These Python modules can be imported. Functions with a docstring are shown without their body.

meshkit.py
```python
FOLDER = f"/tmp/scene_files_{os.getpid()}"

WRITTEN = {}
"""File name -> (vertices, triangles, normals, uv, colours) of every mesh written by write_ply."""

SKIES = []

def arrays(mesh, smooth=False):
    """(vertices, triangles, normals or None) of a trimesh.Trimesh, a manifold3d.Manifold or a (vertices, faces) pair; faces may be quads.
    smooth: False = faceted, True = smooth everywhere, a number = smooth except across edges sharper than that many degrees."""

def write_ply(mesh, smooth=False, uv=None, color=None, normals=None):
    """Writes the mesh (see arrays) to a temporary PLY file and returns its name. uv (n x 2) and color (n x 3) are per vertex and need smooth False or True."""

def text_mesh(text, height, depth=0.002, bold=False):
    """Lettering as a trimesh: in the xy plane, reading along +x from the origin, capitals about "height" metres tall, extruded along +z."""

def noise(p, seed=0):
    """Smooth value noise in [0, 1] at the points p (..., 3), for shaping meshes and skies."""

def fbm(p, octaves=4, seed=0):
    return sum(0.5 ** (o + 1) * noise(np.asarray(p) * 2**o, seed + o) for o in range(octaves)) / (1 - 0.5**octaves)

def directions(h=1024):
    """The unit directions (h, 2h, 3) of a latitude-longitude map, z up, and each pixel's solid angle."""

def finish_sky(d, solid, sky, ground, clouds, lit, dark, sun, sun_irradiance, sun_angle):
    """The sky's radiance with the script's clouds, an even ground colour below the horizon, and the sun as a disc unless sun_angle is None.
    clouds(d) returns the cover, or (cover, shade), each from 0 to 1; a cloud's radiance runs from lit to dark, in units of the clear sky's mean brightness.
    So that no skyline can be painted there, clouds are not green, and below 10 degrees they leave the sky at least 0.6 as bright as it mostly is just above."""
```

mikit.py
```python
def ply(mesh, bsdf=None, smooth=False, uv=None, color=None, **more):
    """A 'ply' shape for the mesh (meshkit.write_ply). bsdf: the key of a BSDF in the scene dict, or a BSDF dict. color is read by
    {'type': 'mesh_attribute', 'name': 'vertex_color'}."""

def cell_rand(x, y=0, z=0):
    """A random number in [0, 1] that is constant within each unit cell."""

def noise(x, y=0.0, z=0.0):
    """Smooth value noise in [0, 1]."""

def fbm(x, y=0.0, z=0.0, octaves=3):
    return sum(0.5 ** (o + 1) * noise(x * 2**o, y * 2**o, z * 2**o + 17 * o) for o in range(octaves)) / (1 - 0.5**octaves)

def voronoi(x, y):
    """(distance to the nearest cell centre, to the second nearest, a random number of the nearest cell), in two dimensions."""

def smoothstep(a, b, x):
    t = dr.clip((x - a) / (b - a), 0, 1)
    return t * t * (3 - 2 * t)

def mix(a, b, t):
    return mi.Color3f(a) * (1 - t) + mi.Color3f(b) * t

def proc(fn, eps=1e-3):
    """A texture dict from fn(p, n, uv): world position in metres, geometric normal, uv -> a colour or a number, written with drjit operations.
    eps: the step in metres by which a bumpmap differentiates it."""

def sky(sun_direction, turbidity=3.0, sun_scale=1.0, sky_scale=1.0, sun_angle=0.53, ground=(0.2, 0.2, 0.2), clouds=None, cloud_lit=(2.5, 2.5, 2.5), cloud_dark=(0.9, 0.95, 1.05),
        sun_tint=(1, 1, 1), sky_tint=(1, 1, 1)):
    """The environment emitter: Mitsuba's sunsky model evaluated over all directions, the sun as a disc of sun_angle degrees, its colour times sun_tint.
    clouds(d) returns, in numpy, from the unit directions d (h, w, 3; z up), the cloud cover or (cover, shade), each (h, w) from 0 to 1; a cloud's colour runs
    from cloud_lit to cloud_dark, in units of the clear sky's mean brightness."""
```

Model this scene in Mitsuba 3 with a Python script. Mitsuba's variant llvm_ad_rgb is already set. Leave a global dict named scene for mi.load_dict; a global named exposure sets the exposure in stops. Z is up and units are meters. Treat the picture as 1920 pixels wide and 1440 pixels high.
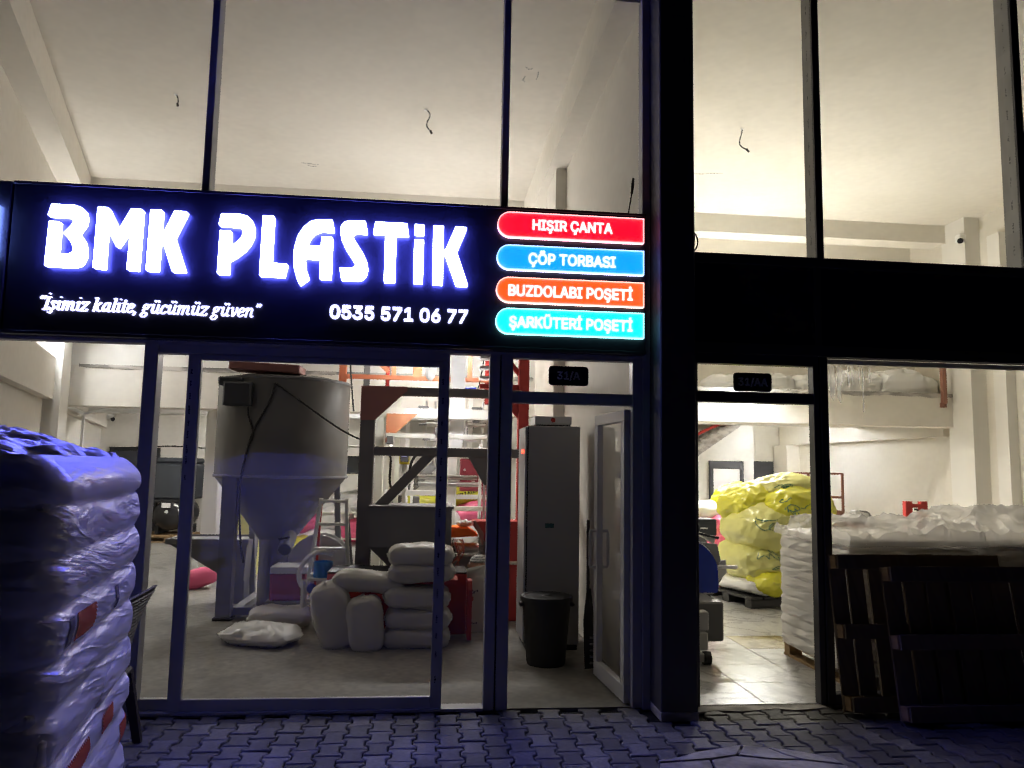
import math, random
import numpy as np, trimesh, shapely
import mitsuba as mi, drjit as dr, mikit, meshkit
from shapely.geometry import Polygon, LineString, Point, box as sbox
from shapely.ops import unary_union
T = mi.ScalarTransform4f
R = random.Random(7)
NR = np.random.default_rng(7)
scene, labels = {}, {}

# ------------------------------------------------------------------ camera, sky, exposure
scene['camera'] = {'type': 'perspective', 'fov': 67.2701, 'fov_axis': 'x', 'near_clip': 0.02, 'far_clip': 500.0,
                   'to_world': T().look_at(origin=[0, -5.4709, 1.65], target=[0.103678, -4.482113, 1.757473], up=[-0.029261, -0.104977, 0.994044])}
scene['sky'] = {**mikit.sky((0.3, 0.2, 0.08), turbidity=3, sun_scale=0.0, sky_scale=0.003, sky_tint=(0.5, 0.6, 1.3), ground=(0.05, 0.05, 0.05)), 'sampling_weight': 0.4}
exposure = 0.0
SIGN = (5.5, 6.4, 54.0)        # radiance of the cold LED letters
WARM = (1.0, 0.975, 0.94)          # tint of the lamps in the shops

# ------------------------------------------------------------------ materials
def mat(key, color, rough=0.6, metal=0.0, spec=0.4, coat=0.0, bump=None, bscale=1.0, **kw):
    b = {'type': 'principled', 'base_color': color if isinstance(color, dict) else {'type': 'rgb', 'value': list(color)}, 'roughness': rough, 'metallic': metal, 'specular': spec, 'clearcoat': coat, 'clearcoat_gloss': 0.85, **kw}
    if bump is not None:
        b = {'type': 'bumpmap', 'arbitrary': bump, 'scale': bscale, 'bsdf': b}
    scene['m_' + key] = {'type': 'twosided', 'bsdf': b}
    return 'm_' + key

mix, fbm, noise, smoothstep = mikit.mix, mikit.fbm, mikit.noise, mikit.smoothstep

def f_plaster(p, n, uv):
    a = fbm(p.x * 0.9, p.y * 0.9, p.z * 0.9, 3)
    b = fbm(p.x * 14, p.y * 14, p.z * 14, 3)
    c = mix((0.655, 0.625, 0.56), (0.62, 0.59, 0.52), smoothstep(0.3, 0.75, a))
    return c * (0.96 + 0.08 * b)
def f_floor(p, n, uv):
    a = fbm(p.x * 0.8 + 3, p.y * 0.8, 0.0, 4)
    b = fbm(p.x * 22, p.y * 22, 0.0, 3)
    s = smoothstep(0.6, 0.74, fbm(p.x * 2.3 + 9, p.y * 2.3 + 4, 0.0, 4))
    return mix((0.21, 0.20, 0.178), (0.155, 0.148, 0.132), smoothstep(0.3, 0.7, a)) * (0.8 + 0.4 * b) * (1 - 0.18 * s)
def f_marble(p, n, uv):
    a = fbm(p.x * 2.2, p.y * 2.2, 1.0, 4)
    v = dr.abs(fbm(p.x * 3.1 + 2 * a, p.y * 3.1 - 2 * a, 5.0, 4) - 0.5)
    g = fbm(p.x * 40, p.y * 40, 0.0, 2)
    return mix((0.27, 0.265, 0.26), (0.41, 0.405, 0.395), smoothstep(0.0, 0.11, v)) * (0.88 + 0.2 * g)
def f_marble2(p, n, uv):
    a = fbm(p.x * 5, p.y * 5, 1.0, 4)
    v = dr.abs(fbm(p.x * 7 + 2 * a, p.y * 7 - 2 * a, 5.0, 4) - 0.5)
    return mix((0.13, 0.10, 0.055), (0.25, 0.21, 0.13), smoothstep(0.0, 0.16, v))
def f_paver(c):
    def f(p, n, uv):
        g = fbm(p.x * 60, p.y * 60, p.z * 60, 3)
        s = fbm(p.x * 3, p.y * 3, 0.0, 3)
        return mi.Color3f(c) * (0.62 + 0.5 * g) * (0.5 + 0.9 * s)
    return f
def b_grain(p, n, uv):
    return fbm(p.x * 160, p.y * 160, p.z * 160, 3) + 2.0 * fbm(p.x * 40, p.y * 40, p.z * 40, 2)
def f_tape(p, n, uv):
    z = p.z * 5.3
    i = mikit.cell_rand(z, 3.0)
    w = smoothstep(0.42, 0.5, noise(p.z * 90, p.y * 200, p.x * 20)) * dr.select((z - dr.floor(z)) < 0.42, 1.0, 0.0)
    k = dr.select(dr.abs(p.y - 0.06) < 0.008, w, 0.0)
    return mix((0.30, 0.30, 0.305), (0.14, 0.14, 0.15), k) * (0.85 + 0.3 * fbm(p.x * 20, p.y * 20, p.z * 5, 2)) * (0.9 + 0.1 * i)
def f_wood(p, n, uv):
    a = fbm(p.x * 3, p.z * 3 + p.y * 3, p.y * 40 + p.x * 30, 3)
    return mix((0.12, 0.095, 0.066), (0.23, 0.178, 0.122), a)
def f_palewood(p, n, uv):
    a = fbm(p.x * 3 + 5, p.z * 30, p.y * 4, 3)
    return mix((0.22, 0.14, 0.07), (0.42, 0.29, 0.16), a)
def f_silo(p, n, uv):
    a = fbm(p.x * 1.7, p.y * 1.7, p.z * 1.1, 4)
    b = fbm(p.x * 9, p.y * 9, p.z * 3, 3)
    return mix((0.112, 0.111, 0.102), (0.122, 0.120, 0.110), smoothstep(0.35, 0.65, a)) * (0.94 + 0.12 * b)
def b_wrap(p, n, uv):
    h = p.x * 0.9 + p.y * 0.9
    a = fbm(h * 2.0 + 3.0, p.z * 6.0 + h * 1.0, 1.0, 2)
    st = fbm(h * 5.0 + 2.0 * a, (p.z - 0.10 * h) * 60 + 3.0 * a, 2.0, 3)
    r = 1 - dr.abs(2 * fbm(h * 4.0 + 7.0, (p.z + 0.16 * h) * 34 + 4.0 * a, 5.0, 3) - 1)
    return 0.9 * st + 1.1 * r * r + 0.5 * fbm(p.x * 20, p.y * 20, p.z * 24, 2)
def b_crinkle(p, n, uv):
    a = 1 - dr.abs(2 * fbm(p.x * 7, p.y * 7, p.z * 7, 3) - 1)
    b = 1 - dr.abs(2 * fbm(p.x * 17 + 4, p.y * 17, p.z * 17, 2) - 1)
    return a * a + 0.4 * b * b
def f_rough(p, n, uv):
    a = fbm(p.x * 6, p.y * 6, p.z * 9, 4)
    return mix((0.20, 0.19, 0.18), (0.48, 0.45, 0.41), smoothstep(0.3, 0.7, a))
def f_granite(p, n, uv):
    g = fbm(p.x * 30, p.y * 30, p.z * 30, 3); s = fbm(p.x * 4, p.y * 4, 0.0, 4)
    return mix((0.16, 0.155, 0.15), (0.34, 0.33, 0.31), smoothstep(0.3, 0.7, s)) * (0.7 + 0.6 * g)
P_ = mikit.proc
mat('plaster', P_(f_plaster), 0.85, spec=0.2)
mat('white_plaster', (0.68, 0.665, 0.62), 0.85, spec=0.2)
mat('floor', P_(f_floor), 0.62, spec=0.35)
mat('marble', P_(f_marble), 0.28, spec=0.5)
mat('brown_marble', P_(f_marble2), 0.28, spec=0.5)
mat('grout', (0.16, 0.15, 0.14), 0.9)
for i, c in enumerate([(0.165, 0.162, 0.158), (0.135, 0.133, 0.13), (0.20, 0.196, 0.188), (0.105, 0.103, 0.102)]):
    mat(f'paver{i}', P_(f_paver(c)), 0.8, spec=0.25, bump=P_(b_grain), bscale=0.0012)
mat('bed', (0.03, 0.029, 0.027), 0.95, spec=0.1)
mat('concrete_patch', P_(f_granite), 0.85, spec=0.25)
mat('mortar', P_(f_rough), 0.9, spec=0.2)
mat('asphalt', (0.05, 0.05, 0.05), 0.9, spec=0.2)
mat('frame', (0.30, 0.30, 0.315), 0.42, spec=0.4)
mat('frame_dark', (0.045, 0.045, 0.055), 0.4, spec=0.4)
mat('tape', P_(f_tape), 0.5, spec=0.3)
mat('gasket', (0.012, 0.012, 0.013), 0.6)
mat('mark', (0.012, 0.012, 0.014), 0.6)
mat('panel', (0.012, 0.012, 0.017), 0.3, spec=0.35)
mat('fascia', (0.022, 0.022, 0.034), 0.35, spec=0.35)
mat('pillar', (0.04, 0.04, 0.052), 0.5, spec=0.4)
mat('plate', (0.012, 0.013, 0.018), 0.25)
mat('plate_text', (0.42, 0.42, 0.46), 0.4)
mat('ally', (0.46, 0.46, 0.45), 0.35, metal=0.0, spec=0.5)
mat('chrome', (0.75, 0.75, 0.75), 0.18, metal=1.0)
mat('steel', (0.62, 0.62, 0.60), 0.3, metal=0.9)
mat('white_paint', (0.78, 0.78, 0.74), 0.45)
mat('cream_paint', (0.66, 0.66, 0.56), 0.5)
mat('black', (0.014, 0.014, 0.015), 0.5)
mat('black_gloss', (0.012, 0.012, 0.014), 0.18, coat=0.4)
mat('motor', (0.03, 0.034, 0.04), 0.5)
mat('dark_door', (0.035, 0.037, 0.045), 0.5)
mat('silo', P_(f_silo), 0.45, spec=0.45)
mat('lid_red', (0.24, 0.10, 0.085), 0.6)
mat('machine_grey', (0.15, 0.15, 0.15), 0.5)
mat('portal', (0.15, 0.14, 0.135), 0.5)
mat('gusset', (0.30, 0.13, 0.11), 0.5)
mat('orange', (0.62, 0.20, 0.10), 0.5)
mat('orange_bright', (0.85, 0.17, 0.015), 0.45)
mat('red', (0.38, 0.035, 0.03), 0.45)
mat('maroon', (0.22, 0.03, 0.045), 0.4)
mat('cabinet', (0.27, 0.27, 0.265), 0.5)
mat('blue', (0.03, 0.20, 0.55), 0.35)
mat('deep_blue', (0.015, 0.035, 0.30), 0.35, coat=0.3)
mat('yellow', (0.75, 0.60, 0.05), 0.5)
mat('tealdark', (0.02, 0.07, 0.08), 0.5)
mat('sack', (0.52, 0.505, 0.455), 0.5, bump=P_(b_crinkle), bscale=0.007)
mat('sack_plain', (0.62, 0.60, 0.53), 0.6)
mat('wrapped_sack', (0.82, 0.82, 0.83), 0.36, spec=0.5, coat=0.35, bump=P_(b_wrap), bscale=0.005)
mat('wrapped_white', (0.80, 0.77, 0.74), 0.35, spec=0.5, coat=0.35, bump=P_(b_wrap), bscale=0.006)
mat('sack_print', (0.55, 0.06, 0.035), 0.4, coat=0.5)
mat('sack_print_dark', (0.10, 0.10, 0.17), 0.4, coat=0.5)
mat('pale_print', (0.55, 0.42, 0.42), 0.4)
mat('yellow_bag', (0.56, 0.53, 0.035), 0.28, spec=0.5, coat=0.6, bump=P_(b_crinkle), bscale=0.006)
mat('pale_yellow_bag', (0.56, 0.54, 0.17), 0.26, spec=0.5, coat=0.7, bump=P_(b_crinkle), bscale=0.008)
mat('lemon_bag', (0.72, 0.74, 0.01), 0.4, bump=P_(b_crinkle), bscale=0.004)
mat('pink_bag', (0.62, 0.10, 0.20), 0.4, coat=0.4, bump=P_(b_crinkle), bscale=0.006)
mat('white_bag', (0.70, 0.70, 0.69), 0.35, coat=0.4, bump=P_(b_crinkle), bscale=0.006)
mat('green_print', (0.06, 0.14, 0.10), 0.5)
mat('wood', P_(f_wood), 0.8, spec=0.15)
mat('palewood', P_(f_palewood), 0.75, spec=0.2)
mat('rattan', (0.022, 0.018, 0.02), 0.55, spec=0.25)
mat('brown_metal', (0.22, 0.10, 0.07), 0.5)
mat('skin', (0.52, 0.29, 0.20), 0.55)
mat('cloth_dark', (0.03, 0.032, 0.045), 0.9)
mat('cloth_grey', (0.22, 0.23, 0.22), 0.9)
mat('cloth_pale', (0.62, 0.62, 0.58), 0.9)
mat('plastic_white', (0.78, 0.78, 0.76), 0.35)
mat('duct', (0.40, 0.41, 0.38), 0.45)
mat('film', (0.80, 0.82, 0.84), 0.3, coat=0.3)
mat('copper', (0.45, 0.18, 0.10), 0.4, metal=0.6)
mat('roughedge', P_(f_rough), 0.9, spec=0.2)
def film_mat(key, color, weight, rough, bump, bscale, coat=1.0):
    scene['m_' + key] = {'type': 'blendbsdf', 'weight': weight, 'a': {'type': 'thindielectric', 'int_ior': 1.45},
        'b': {'type': 'twosided', 'bsdf': {'type': 'bumpmap', 'arbitrary': P_(bump), 'scale': bscale, 'bsdf': {'type': 'principled', 'base_color': {'type': 'rgb', 'value': list(color)}, 'roughness': rough, 'specular': 0.8, 'clearcoat': coat, 'clearcoat_gloss': 0.8}}}}
film_mat('blue_wrap', (0.86, 0.86, 0.88), 0.85, 0.36, b_wrap, 0.0045)
film_mat('white_wrap', (0.80, 0.78, 0.75), 0.62, 0.32, b_wrap, 0.010)
film_mat('clear_film', (0.80, 0.80, 0.80), 0.27, 0.10, b_crinkle, 0.016)
scene['m_glass'] = {'type': 'thindielectric', 'int_ior': 1.38}
# ------------------------------------------------------------------ scene helpers
def numbered(k):
    if k not in USED:
        USED.add(k); return k
    i = 1
    while f'{k}_{i:03d}' in USED: i += 1
    USED.add(f'{k}_{i:03d}'); return f'{k}_{i:03d}'
USED = set()
def thing(name, label, cat, group=None):
    k = numbered(name); labels[k] = {'label': label, 'category': cat}
    if group: labels[k]['group'] = group
    return k
def put(key, mesh, m, smooth=False, glow=None, weight=1.0, **kw):
    sh = mikit.ply(mesh, None if m is None else 'm_' + m, smooth=smooth, **kw)
    if glow is not None:
        sh['emitter'] = {'type': 'area', 'radiance': {'type': 'rgb', 'value': list(map(float, glow))}, 'sampling_weight': float(weight)}
        if m is None: sh['bsdf'] = {'type': 'ref', 'id': 'm_plastic_white'}
    scene[key] = sh
    return key
def part(parent, name, mesh, m, smooth=False, label=None, stuff=False, **kw):
    k = numbered(parent + '__' + name)
    put(k, mesh, m, smooth, **kw)
    if label or stuff:
        labels[k] = {}
        if label: labels[k]['label'] = label
        if stuff: labels[k]['kind'] = 'stuff'
    return k
def struct(name, mesh, m, label, smooth=False):
    k = numbered(name); put(k, mesh, m, smooth)
    labels[k] = {'label': label, 'category': name.replace('_', ' '), 'kind': 'structure'}
    return k
cat = trimesh.util.concatenate

# ------------------------------------------------------------------ mesh helpers
def box(x0, x1, y0, y1, z0, z1, b=0.0):
    lo, hi = np.array([x0, y0, z0], float), np.array([x1, y1, z1], float)
    b = min(b, *(0.45 * (hi - lo)))
    if b <= 0:
        m = trimesh.creation.box(extents=hi - lo); m.apply_translation((lo + hi) / 2); return m
    pts = []
    for cx in (0, 1):
        for cy in (0, 1):
            for cz in (0, 1):
                c = np.where([cx, cy, cz], hi, lo); s = np.where([cx, cy, cz], -1, 1) * b
                for k in range(3):
                    q = c + s; q[k] = c[k]; pts.append(q)
    return trimesh.Trimesh(np.array(pts)).convex_hull
def hull(pts): return trimesh.Trimesh(np.array(pts, float), process=False).convex_hull
def xf(m, rz=0, rx=0, ry=0, t=(0, 0, 0), s=None):
    m = m.copy()
    if s is not None: m.apply_scale(s)
    M = trimesh.transformations.euler_matrix(math.radians(rx), math.radians(ry), math.radians(rz), 'sxyz')
    M[:3, 3] = t; m.apply_transform(M); return m
def cyl(p0, p1, r, n=20, r1=None):
    p0, p1 = np.array(p0, float), np.array(p1, float)
    return tube([p0, p1], [r, r if r1 is None else r1], n)
def tube(pts, r, n=8, caps=True):
    p = np.array(pts, float); k = len(p); r = np.broadcast_to(np.array(r, float), (k,))
    t = np.gradient(p, axis=0) if k > 2 else np.array([p[1] - p[0]] * 2)
    t /= np.linalg.norm(t, axis=1, keepdims=True) + 1e-12
    ref = np.array([0, 0, 1.0]) if abs(t[0, 2]) < 0.9 else np.array([1.0, 0, 0])
    a = np.cross(t[0], ref); a /= np.linalg.norm(a); A = []
    for i in range(k):
        a = a - t[i] * (a @ t[i]); a /= np.linalg.norm(a) + 1e-12; A.append(a)
    A = np.array(A); B = np.cross(t, A); an = np.arange(n) * 2 * math.pi / n
    v = (p[:, None] + r[:, None, None] * (np.cos(an)[None, :, None] * A[:, None] + np.sin(an)[None, :, None] * B[:, None])).reshape(-1, 3)
    f = []
    for i in range(k - 1):
        for j in range(n):
            a0, b0 = i * n + j, i * n + (j + 1) % n
            f += [[a0, b0, b0 + n], [a0, b0 + n, a0 + n]]
    if caps:
        v = np.vstack([v, p[0], p[-1]])
        for j in range(n):
            f += [[k * n, (j + 1) % n, j], [k * n + 1, (k - 1) * n + j, (k - 1) * n + (j + 1) % n]]
    return trimesh.Trimesh(v, f, process=False)
def spline(pts, n=24):
    from scipy.interpolate import CubicSpline
    p = np.array(pts, float); d = np.r_[0, np.cumsum(np.linalg.norm(np.diff(p, axis=0), axis=1))]
    return CubicSpline(d, p)(np.linspace(0, d[-1], n))
def lathe(profile, c=(0, 0, 0), n=48):
    pr = np.array(profile, float); an = np.arange(n) * 2 * math.pi / n; k = len(pr)
    v = np.stack([pr[:, None, 0] * np.cos(an), pr[:, None, 0] * np.sin(an), np.repeat(pr[:, 1:2], n, 1)], -1).reshape(-1, 3) + np.array(c)
    f = []
    for i in range(k - 1):
        for j in range(n):
            a0, b0 = i * n + j, i * n + (j + 1) % n
            f += [[a0, b0, b0 + n], [a0, b0 + n, a0 + n]]
    m = trimesh.Trimesh(v, f, process=False); return m
def frustum(a, b, z0, z1):
    """a, b = (x0,x1,y0,y1) at z0 and z1, convex"""
    pts = [(x, y, z0) for x in a[:2] for y in a[2:]] + [(x, y, z1) for x in b[:2] for y in b[2:]]
    return hull(pts)
def extr(poly, depth):
    ps = getattr(poly, 'geoms', [poly])
    return cat([trimesh.creation.extrude_polygon(g, depth, engine='earcut') for g in ps if g.area > 1e-8])
def front(m, x=0.0, y=0.0, z=0.0):
    """xy-plane lettering (z = towards the reader) to the facade plane, reading along +x, facing -y"""
    M = np.array([[1, 0, 0, x], [0, 0, -1, y], [0, 1, 0, z], [0, 0, 0, 1.0]]); m = m.copy(); m.apply_transform(M); return m
def text_poly(s, h, grow=0.0):
    m = meshkit.text_mesh(s, h, 0.01, bold=True)
    t = m.triangles[(m.face_normals[:, 2] > 0.9)]
    p = unary_union([Polygon(q[:, :2]).buffer(1e-5) for q in t]).buffer(0.0006 + grow).buffer(-0.0006)
    return p
def fit(poly, x0, x1, zmid=None, z0=None, sy=1.0):
    a = poly.bounds; s = (x1 - x0) / (a[2] - a[0])
    p = shapely.affinity.scale(poly, s, s * sy, origin=(0, 0)); b = p.bounds
    return shapely.affinity.translate(p, x0 - b[0], (z0 - b[1]) if z0 is not None else zmid - (b[1] + b[3]) / 2)

class Sack:
    """a filled bag: rounded pillow with sag and wrinkles; surf(u, v, off) gives points for prints lying on it"""
    def __init__(s, L, W, H, seed=0, e1=0.75, e2=0.38, wr=0.012, freq=7.0, stretch=(1, 1, 1), ridge=0.0):
        s.d = np.array([L, W, H]) / 2; s.seed, s.e1, s.e2, s.wr, s.freq, s.st, s.ridge = seed, e1, e2, wr, freq, np.array(stretch), ridge
        s.M = np.eye(4)
    def local(s, u, v, off=0.0):
        c = lambda w, e: np.sign(np.cos(w)) * np.abs(np.cos(w)) ** e
        n = lambda w, e: np.sign(np.sin(w)) * np.abs(np.sin(w)) ** e
        p = np.stack([s.d[0] * c(v, s.e1) * c(u, s.e2), s.d[1] * c(v, s.e1) * n(u, s.e2), s.d[2] * n(v, s.e1)], -1)
        g = p / s.d ** 2; g /= np.linalg.norm(g, axis=-1, keepdims=True) + 1e-9
        q = p * s.freq * s.st + s.seed * 3.7
        w = meshkit.fbm(q, 3, s.seed) - 0.5
        if s.ridge: w = w + s.ridge * (0.5 - np.abs(2 * meshkit.fbm(q * 1.7 + 9, 3, s.seed + 5) - 1) * 1.2)
        return p + g * (2 * s.wr * w[..., None] + off)
    def place(s, t=(0, 0, 0), rz=0, rx=0, ry=0):
        s.M = trimesh.transformations.euler_matrix(math.radians(rx), math.radians(ry), math.radians(rz), 'sxyz'); s.M[:3, 3] = t; return s
    def pts(s, u, v, off=0.0):
        p = s.local(np.asarray(u, float), np.asarray(v, float), off); return p @ s.M[:3, :3].T + s.M[:3, 3]
    def mesh(s, nu=40, nv=18):
        # denser parametrisation near the corners of the superellipse
        u = np.linspace(0, 2 * math.pi, nu, endpoint=False); u = u + 0.18 * np.sin(4 * u) * (s.e2 < 0.6)
        v = np.linspace(-math.pi / 2, math.pi / 2, nv)
        U, V = np.meshgrid(u, v)
        p = s.pts(U, V).reshape(-1, 3); f = []
        for i in range(nv - 1):
            for j in range(nu):
                a, b = i * nu + j, i * nu + (j + 1) % nu
                f += [[a, b, b + nu], [a, b + nu, a + nu]]
        return trimesh.Trimesh(p, f, process=False)
    def patch(s, u0, u1, v0, v1, off=0.004, n=8):
        U, V = np.meshgrid(np.linspace(u0, u1, n), np.linspace(v0, v1, n))
        p = s.pts(U, V, off).reshape(-1, 3); f = []
        for i in range(n - 1):
            for j in range(n - 1):
                a = i * n + j; f += [[a, a + 1, a + n + 1], [a, a + n + 1, a + n]]
        return trimesh.Trimesh(p, f, process=False)
    def stroke(s, uv, r=0.006, off=0.002):
        q = spline(np.c_[np.array(uv), np.zeros(len(uv))], 5 * len(uv))
        return tube(s.pts(q[:, 0], q[:, 1], off), r, 5)

# ================================================================== SETTING
HX, CEIL = 1.52, 5.72
def wallx(y): return -3.55 - 0.297 * y
# ground and paving
g = trimesh.Trimesh([[-60, -70, -0.03], [60, -70, -0.03], [60, 40, -0.03], [-60, 40, -0.03]], [[0, 1, 2], [0, 2, 3]])
struct('ground', g, 'asphalt', 'dark asphalt ground around and under the shops')
struct('paving_bed', box(-9, 10, -6.4, -0.03, -0.08, -0.022), 'bed', 'dark sand showing in the joints of the paving')
L_, A_, B_, F_, S_ = 0.2, 0.0825, 0.0575, 0.035, 0.03
def paver_mesh(gap=0.004, ch=0.007, th=0.04):
    h = L_ / 2
    side = [(A_, -h), (A_, -h + F_), (B_, -h + F_ + S_), (B_, h - F_ - S_), (A_, h - F_), (A_, h)]
    poly = Polygon(side + [(-x, -y) for x, y in side])
    o = np.array(poly.buffer(-gap, join_style='mitre').exterior.coords)[:-1]; i = np.array(poly.buffer(-gap - ch, join_style='mitre').exterior.coords)[:-1]
    if len(i) != len(o): i = o * 0.95
    k = len(o); v = np.vstack([np.c_[o, np.full(k, -th)], np.c_[o, np.full(k, -0.006)], np.c_[i, np.zeros(k)]])
    f = []
    sgn = 1 if Polygon(o).exterior.is_ccw else -1
    for a in range(2):
        for j in range(k):
            p, q = a * k + j, a * k + (j + 1) % k
            f += [[p, q, q + k], [p, q + k, p + k]]
    tv, tf = trimesh.creation.triangulate_polygon(Polygon(i), engine='earcut')
    n0 = len(v); v = np.vstack([v, np.c_[tv, np.zeros(len(tv))]]); f += (np.array(tf) + n0).tolist()
    m = trimesh.Trimesh(v, f, process=True); m.merge_vertices(); m.fix_normals(); return m
PM = paver_mesh()
paving = thing('paving', 'grey interlocking concrete pavers laid in front of the shops', 'paving'); labels[paving]['kind'] = 'structure'
crack = Polygon([(1.38, -1.0), (1.50, -0.97), (1.62, -0.90), (1.78, -0.85), (1.93, -0.80), (2.10, -0.86), (2.24, -0.93), (2.36, -1.02), (2.42, -1.3), (1.3, -1.3)])
cells, rest = [], []
dx = A_ + B_
for i in range(-64, 72):
    for j in range(-33, 1):
        x, y = 0.03 + i * dx, -0.105 + j * L_ + (L_ / 2 if i % 2 else 0)
        if y > -0.06 or y < -6.2: continue
        if 1.5 < x < 1.9 and y > -0.4: continue
        if crack.contains(Point(x, y)) : continue
        cells.append((x, y))
def seen(x, y):
    d = math.hypot(x, y + 5.47)
    ok = -1.62 + 0.02 * y < x < 3.0 + 0.4 * (-y) and y > -1.02 and not (2.95 < x and y > -0.5) and not (x > 3.1 and y > -0.62)
    return ok
near = sorted([c for c in cells if seen(*c)], key=lambda c: math.hypot(c[0], c[1] + 5.47))[:296]
nearset = set(near); pv = [mikit.ply(PM, f'm_paver{k}') for k in range(4)]
for (x, y) in near:
    k = numbered(paving + '__paver')
    scene[k] = {**pv[R.choice([0, 1, 2, 3])], 'to_world': T().translate([x, y, -0.004 + R.uniform(-.004, .004)]).rotate([0, 0, 1], R.uniform(-1.4, 1.4)).rotate([1, 0, 0], R.uniform(-1.3, 1.3)).rotate([0, 1, 0], R.uniform(-1.3, 1.3))}
part(paving, 'paver_field', cat([xf(PM, t=(x, y, -0.003 + R.uniform(-.002, .002)), rz=R.uniform(-.8, .8), rx=R.uniform(-.5, .5)) for (x, y) in cells if (x, y) not in nearset]), 'paver1', stuff=True)
# broken concrete patch
cr = [LineString([(1.3, -1.02), (1.66, -0.98), (1.84, -0.93), (1.93, -0.79)]), LineString([(1.84, -0.93), (2.02, -1.0), (2.2, -1.02), (2.45, -1.12)]), LineString([(2.08, -0.84), (2.13, -0.94), (2.2, -1.02)]), LineString([(1.66, -0.98), (1.6, -1.3)])]
slabs = crack.buffer(0.03)
for l in cr: slabs = slabs.difference(l.buffer(0.0045))
for q in slabs.geoms:
    m = extr(q.buffer(-0.004), 0.035); m.apply_translation([0, 0, -0.034 + R.uniform(-.004, .004)])
    part(paving, 'broken_slab', m, 'concrete_patch', label='cracked piece of a pale concrete patch in the paving')
mo = trimesh.creation.extrude_polygon(Polygon([(1.86, -0.02), (2.84, -0.02), (2.86, -0.09), (2.6, -0.14), (2.45, -0.10), (2.2, -0.15), (2.0, -0.12), (1.86, -0.17)]), 0.012, engine='earcut'); mo.apply_translation([0, 0, -0.008])
part(paving, 'mortar_strip', mo, 'mortar', label='rough mortar strip along the doorway threshold')
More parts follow.
